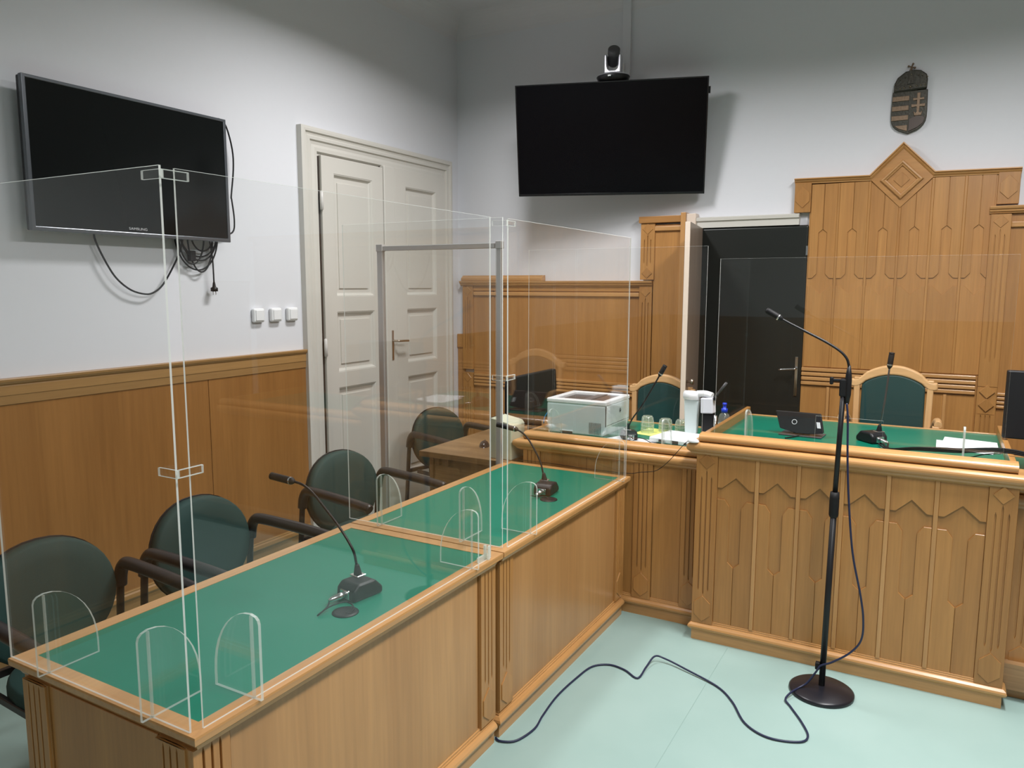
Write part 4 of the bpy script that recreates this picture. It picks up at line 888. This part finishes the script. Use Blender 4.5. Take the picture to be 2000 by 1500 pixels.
t2 = thing('television', 'large black flat television tilted down from the back wall', 'television', (-2.0505, 4.985, 2.686))
ry, rp, rr_ = math.radians(15.36), math.radians(12.32), math.radians(-0.54)
t2.rotation_mode = 'XYZ'
n_ = Vector((math.sin(ry)*math.cos(rp), -math.cos(ry)*math.cos(rp), -math.sin(rp))); u_ = Vector((math.cos(ry), math.sin(ry), 0)); v_ = n_.cross(u_)
if v_.z < 0: v_ = -v_
u2 = u_*math.cos(rr_)+v_*math.sin(rr_); v2 = v_*math.cos(rr_)-u_*math.sin(rr_)
t2.rotation_euler = Matrix(((u2.x, -n_.x, v2.x), (u2.y, -n_.y, v2.y), (u2.z, -n_.z, v2.z))).to_euler()
HW, HH = 0.6415, 0.369
MB().box(-HW, HW, 0.006, 0.05, -HH, HH).build('casing', BLACKP, t2, 0.004, 2)
MB().prism(rectp(-HW, HW, -HH, HH), XZ(0), -0.01, 0.003, holes=[rectp(-HW+0.009, HW-0.009, -HH+0.016, HH-0.009)]).build('bezel', mat('gloss_black', (0.008, 0.008, 0.009), 0.12), t2, 0.0015, 2)
MB().prism(rectp(-HW+0.006, HW-0.006, -HH+0.012, HH-0.006), XZ(0), -0.006, 0.0).build('screen', SCREEN2, t2)
MB().box(HW, HW+0.012, 0.012, 0.030, HH-0.105, HH-0.062).build('side_dongle', BLACKP, t2)
MB().box(-0.20, 0.20, 0.05, 0.075, -0.2, 0.2).build('mounting_plate', BLACKP, t2)
MB().box(-0.04, 0.06, 0.07, 0.22, -0.05, 0.10).build('wall_bracket', BLACKP, t2)
# conference camera on top
pc = thing('ptz_camera', 'silver and black swivelling video camera on top of the large television', 'camera', (-2.025, 4.975, 3.052), math.radians(12))
MB().lathe([(0, 0), (0.085, 0), (0.104, 0.012), (0.112, 0.030), (0.108, 0.036), (0, 0.036)], seg=36, sy=0.85).build('base', BLACKP, pc)
MB().lathe([(0.108, 0.034), (0.105, 0.040), (0.070, 0.052), (0.060, 0.056), (0, 0.056)], seg=36, sy=0.85).build('base_cover', SILVER, pc)
yk = MB()
out = [(-0.056, 0.050), (0.056, 0.050), (0.058, 0.172), (0.038, 0.172)] + [(0.036, 0.10), (0.030, 0.080), (0.018, 0.070), (-0.018, 0.070), (-0.030, 0.080), (-0.036, 0.10)] + [(-0.038, 0.172), (-0.058, 0.172)]
yk.prism(out, XZ(0), -0.040, 0.040); yk.build('yoke', SILVER, pc, 0.008, 3)
MB().lathe([(0, -0.06), (0.030, -0.058), (0.036, -0.045), (0.036, 0.030), (0.040, 0.034), (0.040, 0.066), (0.036, 0.070), (0, 0.070)], (0.0, -0.0, 0.158), (0.18, -0.8, 0.50), 26).build('lens_barrel', DARKGREY, pc)
MB().box(-0.020, 0.004, -0.1005, -0.092, 0.014, 0.026).build('sensor_window', mat('sensor', (0.04, 0.07, 0.06), 0.2), pc, 0.002)
# trunking and socket
cd = thing('cable_trunking', 'white vertical cable trunking on the back wall above the large television', 'trunking', (-2.07, YB, 0))
MB().box(-0.030, 0.030, -0.022, 0, 2.60, HC-0.085).build('trunking_body', WALL, cd, 0.002)
so = thing('wall_socket', 'white wall socket beside the video camera', 'socket', (-2.125, YB, 3.190))
MB().prism(rectp(-0.04, 0.045, -0.075, 0.075), XZ(0), 0, 0.034).build('socket_plate', WHITEP, so, 0.004)
MB().lathe([(0.019, 0), (0.021, 0.003), (0.0, 0.003)], (0.005, -0.034, -0.03), (0, -1, 0), 20).build('socket_well', WHITEP, so)
sh_ = MB(); sh_.sphere((0.005-0.008, -0.038, -0.03), 0.004); sh_.sphere((0.005+0.010, -0.038, -0.036), 0.004); sh_.build('socket_hole', SOCK, so)

# ------------------------------------------------------------------ coat of arms
cr = thing('coat_of_arms', 'dark bronze crowned coat of arms above the diamond crest', 'emblem', (-0.259, YB, 2.745))
def sh(pts, w0, w1, m, name, par, bev=0.0015, holes=()): return MB().prism(pts, XZ(0), w0, w1, holes=holes).build(name, m, par, bev, 2)
def shield(k=1.0):
    L_ = [(-0.094*k, 0.118), (-0.097*k, 0.0), (-0.096*k, -0.040)]
    L_ += [(-0.096*k*math.cos(math.radians(a)), -0.040-0.083*k*math.sin(math.radians(a))) for a in (15, 30, 45, 60, 72)] + [(0, -0.130*k)]
    return L_ + [(-x, z) for x, z in reversed(L_[:-1])]
shd = sh(shield()[::-1], 0, 0.022, BRONZE, 'shield', cr, 0.003)
for i in range(4):
    z1 = 0.090-i*0.056
    x0 = -0.092 if i < 3 else -0.074
    zb = z1-0.028
    pts = [(x0, zb), (-0.002, zb), (-0.002, z1), (x0, z1)] if i < 3 else [(-0.052, -0.098), (-0.004, -0.116), (-0.004, -0.080), (x0, -0.080)]
    sh(pts, 0.018, 0.027, BRONZEL, 'shield_bar', shd)
cxr = 0.048
cro = [(cxr-0.007, -0.012), (cxr+0.007, -0.012), (cxr+0.008, 0.022), (cxr+0.036, 0.020), (cxr+0.037, 0.038), (cxr+0.008, 0.036), (cxr+0.008, 0.060), (cxr+0.029, 0.058), (cxr+0.030, 0.074), (cxr+0.008, 0.072), (cxr+0.009, 0.102), (cxr-0.009, 0.102), (cxr-0.008, 0.072), (cxr-0.030, 0.074), (cxr-0.029, 0.058), (cxr-0.008, 0.060), (cxr-0.008, 0.036), (cxr-0.037, 0.038), (cxr-0.036, 0.020), (cxr-0.008, 0.022)]
sh(cro, 0.018, 0.028, BRONZEL, 'double_cross', shd)
sh([(cxr-0.018, -0.030), (cxr+0.018, -0.030), (cxr+0.024, -0.004), (cxr+0.012, -0.014), (cxr, -0.002), (cxr-0.012, -0.014), (cxr-0.024, -0.004)], 0.018, 0.030, BRONZEL, 'small_crown', shd)
mound = [(0.002, -0.118)] + [(0.050, -0.098), (0.078, -0.075), (0.088, -0.045)] + [(0.075, -0.035), (0.066, -0.032), (0.040, -0.030), (0.020, -0.038), (0.004, -0.045)]
sh(mound, 0.018, 0.028, mat('brown_bronze', (0.075, 0.058, 0.050), 0.45, metal=0.4), 'triple_mound', shd)
crown = [(-0.088, 0.112), (0.088, 0.122), (0.090, 0.175), (0.084, 0.205), (0.050, 0.232), (0.022, 0.237), (-0.030, 0.232), (-0.072, 0.200), (-0.088, 0.165)]
cw = sh(crown, 0, 0.026, BRONZE, 'crown', cr, 0.006)
cbn = sh([(-0.088, 0.120), (0.088, 0.128), (0.088, 0.158), (-0.088, 0.150)], 0.022, 0.032, BRONZE, 'crown_band', cw)
cb2 = sh([(-0.016, 0.155), (0.016, 0.156), (0.014, 0.235), (-0.010, 0.235)], 0.022, 0.032, BRONZE, 'crown_arch', cw)
JM = mat('bronze_boss', (0.16, 0.14, 0.10), 0.25, metal=0.9)
for x, z, r in ((0.0, 0.139, 0.009), (-0.032, 0.136, 0.007), (-0.055, 0.134, 0.007), (0.032, 0.142, 0.006), (0.055, 0.143, 0.006), (0.076, 0.144, 0.006), (-0.076, 0.134, 0.005), (-0.030, 0.196, 0.004), (0.040, 0.203, 0.004), (0.060, 0.199, 0.004), (0.086, 0.188, 0.005), (-0.056, 0.186, 0.004), (-0.082, 0.160, 0.004), (0.002, 0.210, 0.006)):
    MB().sphere((x, -0.029, z), r, seg=8).build('jewel', JM, cw)
for a, b in ((0, 0),):
    q = MB()
    for ang in (-0.35, -0.35+PI/2):
        c_, s_ = math.cos(ang), math.sin(ang); L_ = 0.018
        q.tube([(0.0+c_*L_, -0.014, 0.256+s_*L_), (0.0-c_*L_, -0.014, 0.256-s_*L_)], 0.0038, 8, smooth=0)
        for k in (-1, 1): q.sphere((c_*L_*k, -0.014, 0.256+s_*L_*k), 0.0062, seg=8)
    q.tube([(0, -0.014, 0.232), (0.0, -0.014, 0.256)], 0.005, 8, smooth=0)
    q.build('tilted_cross', BRONZEL, cw)
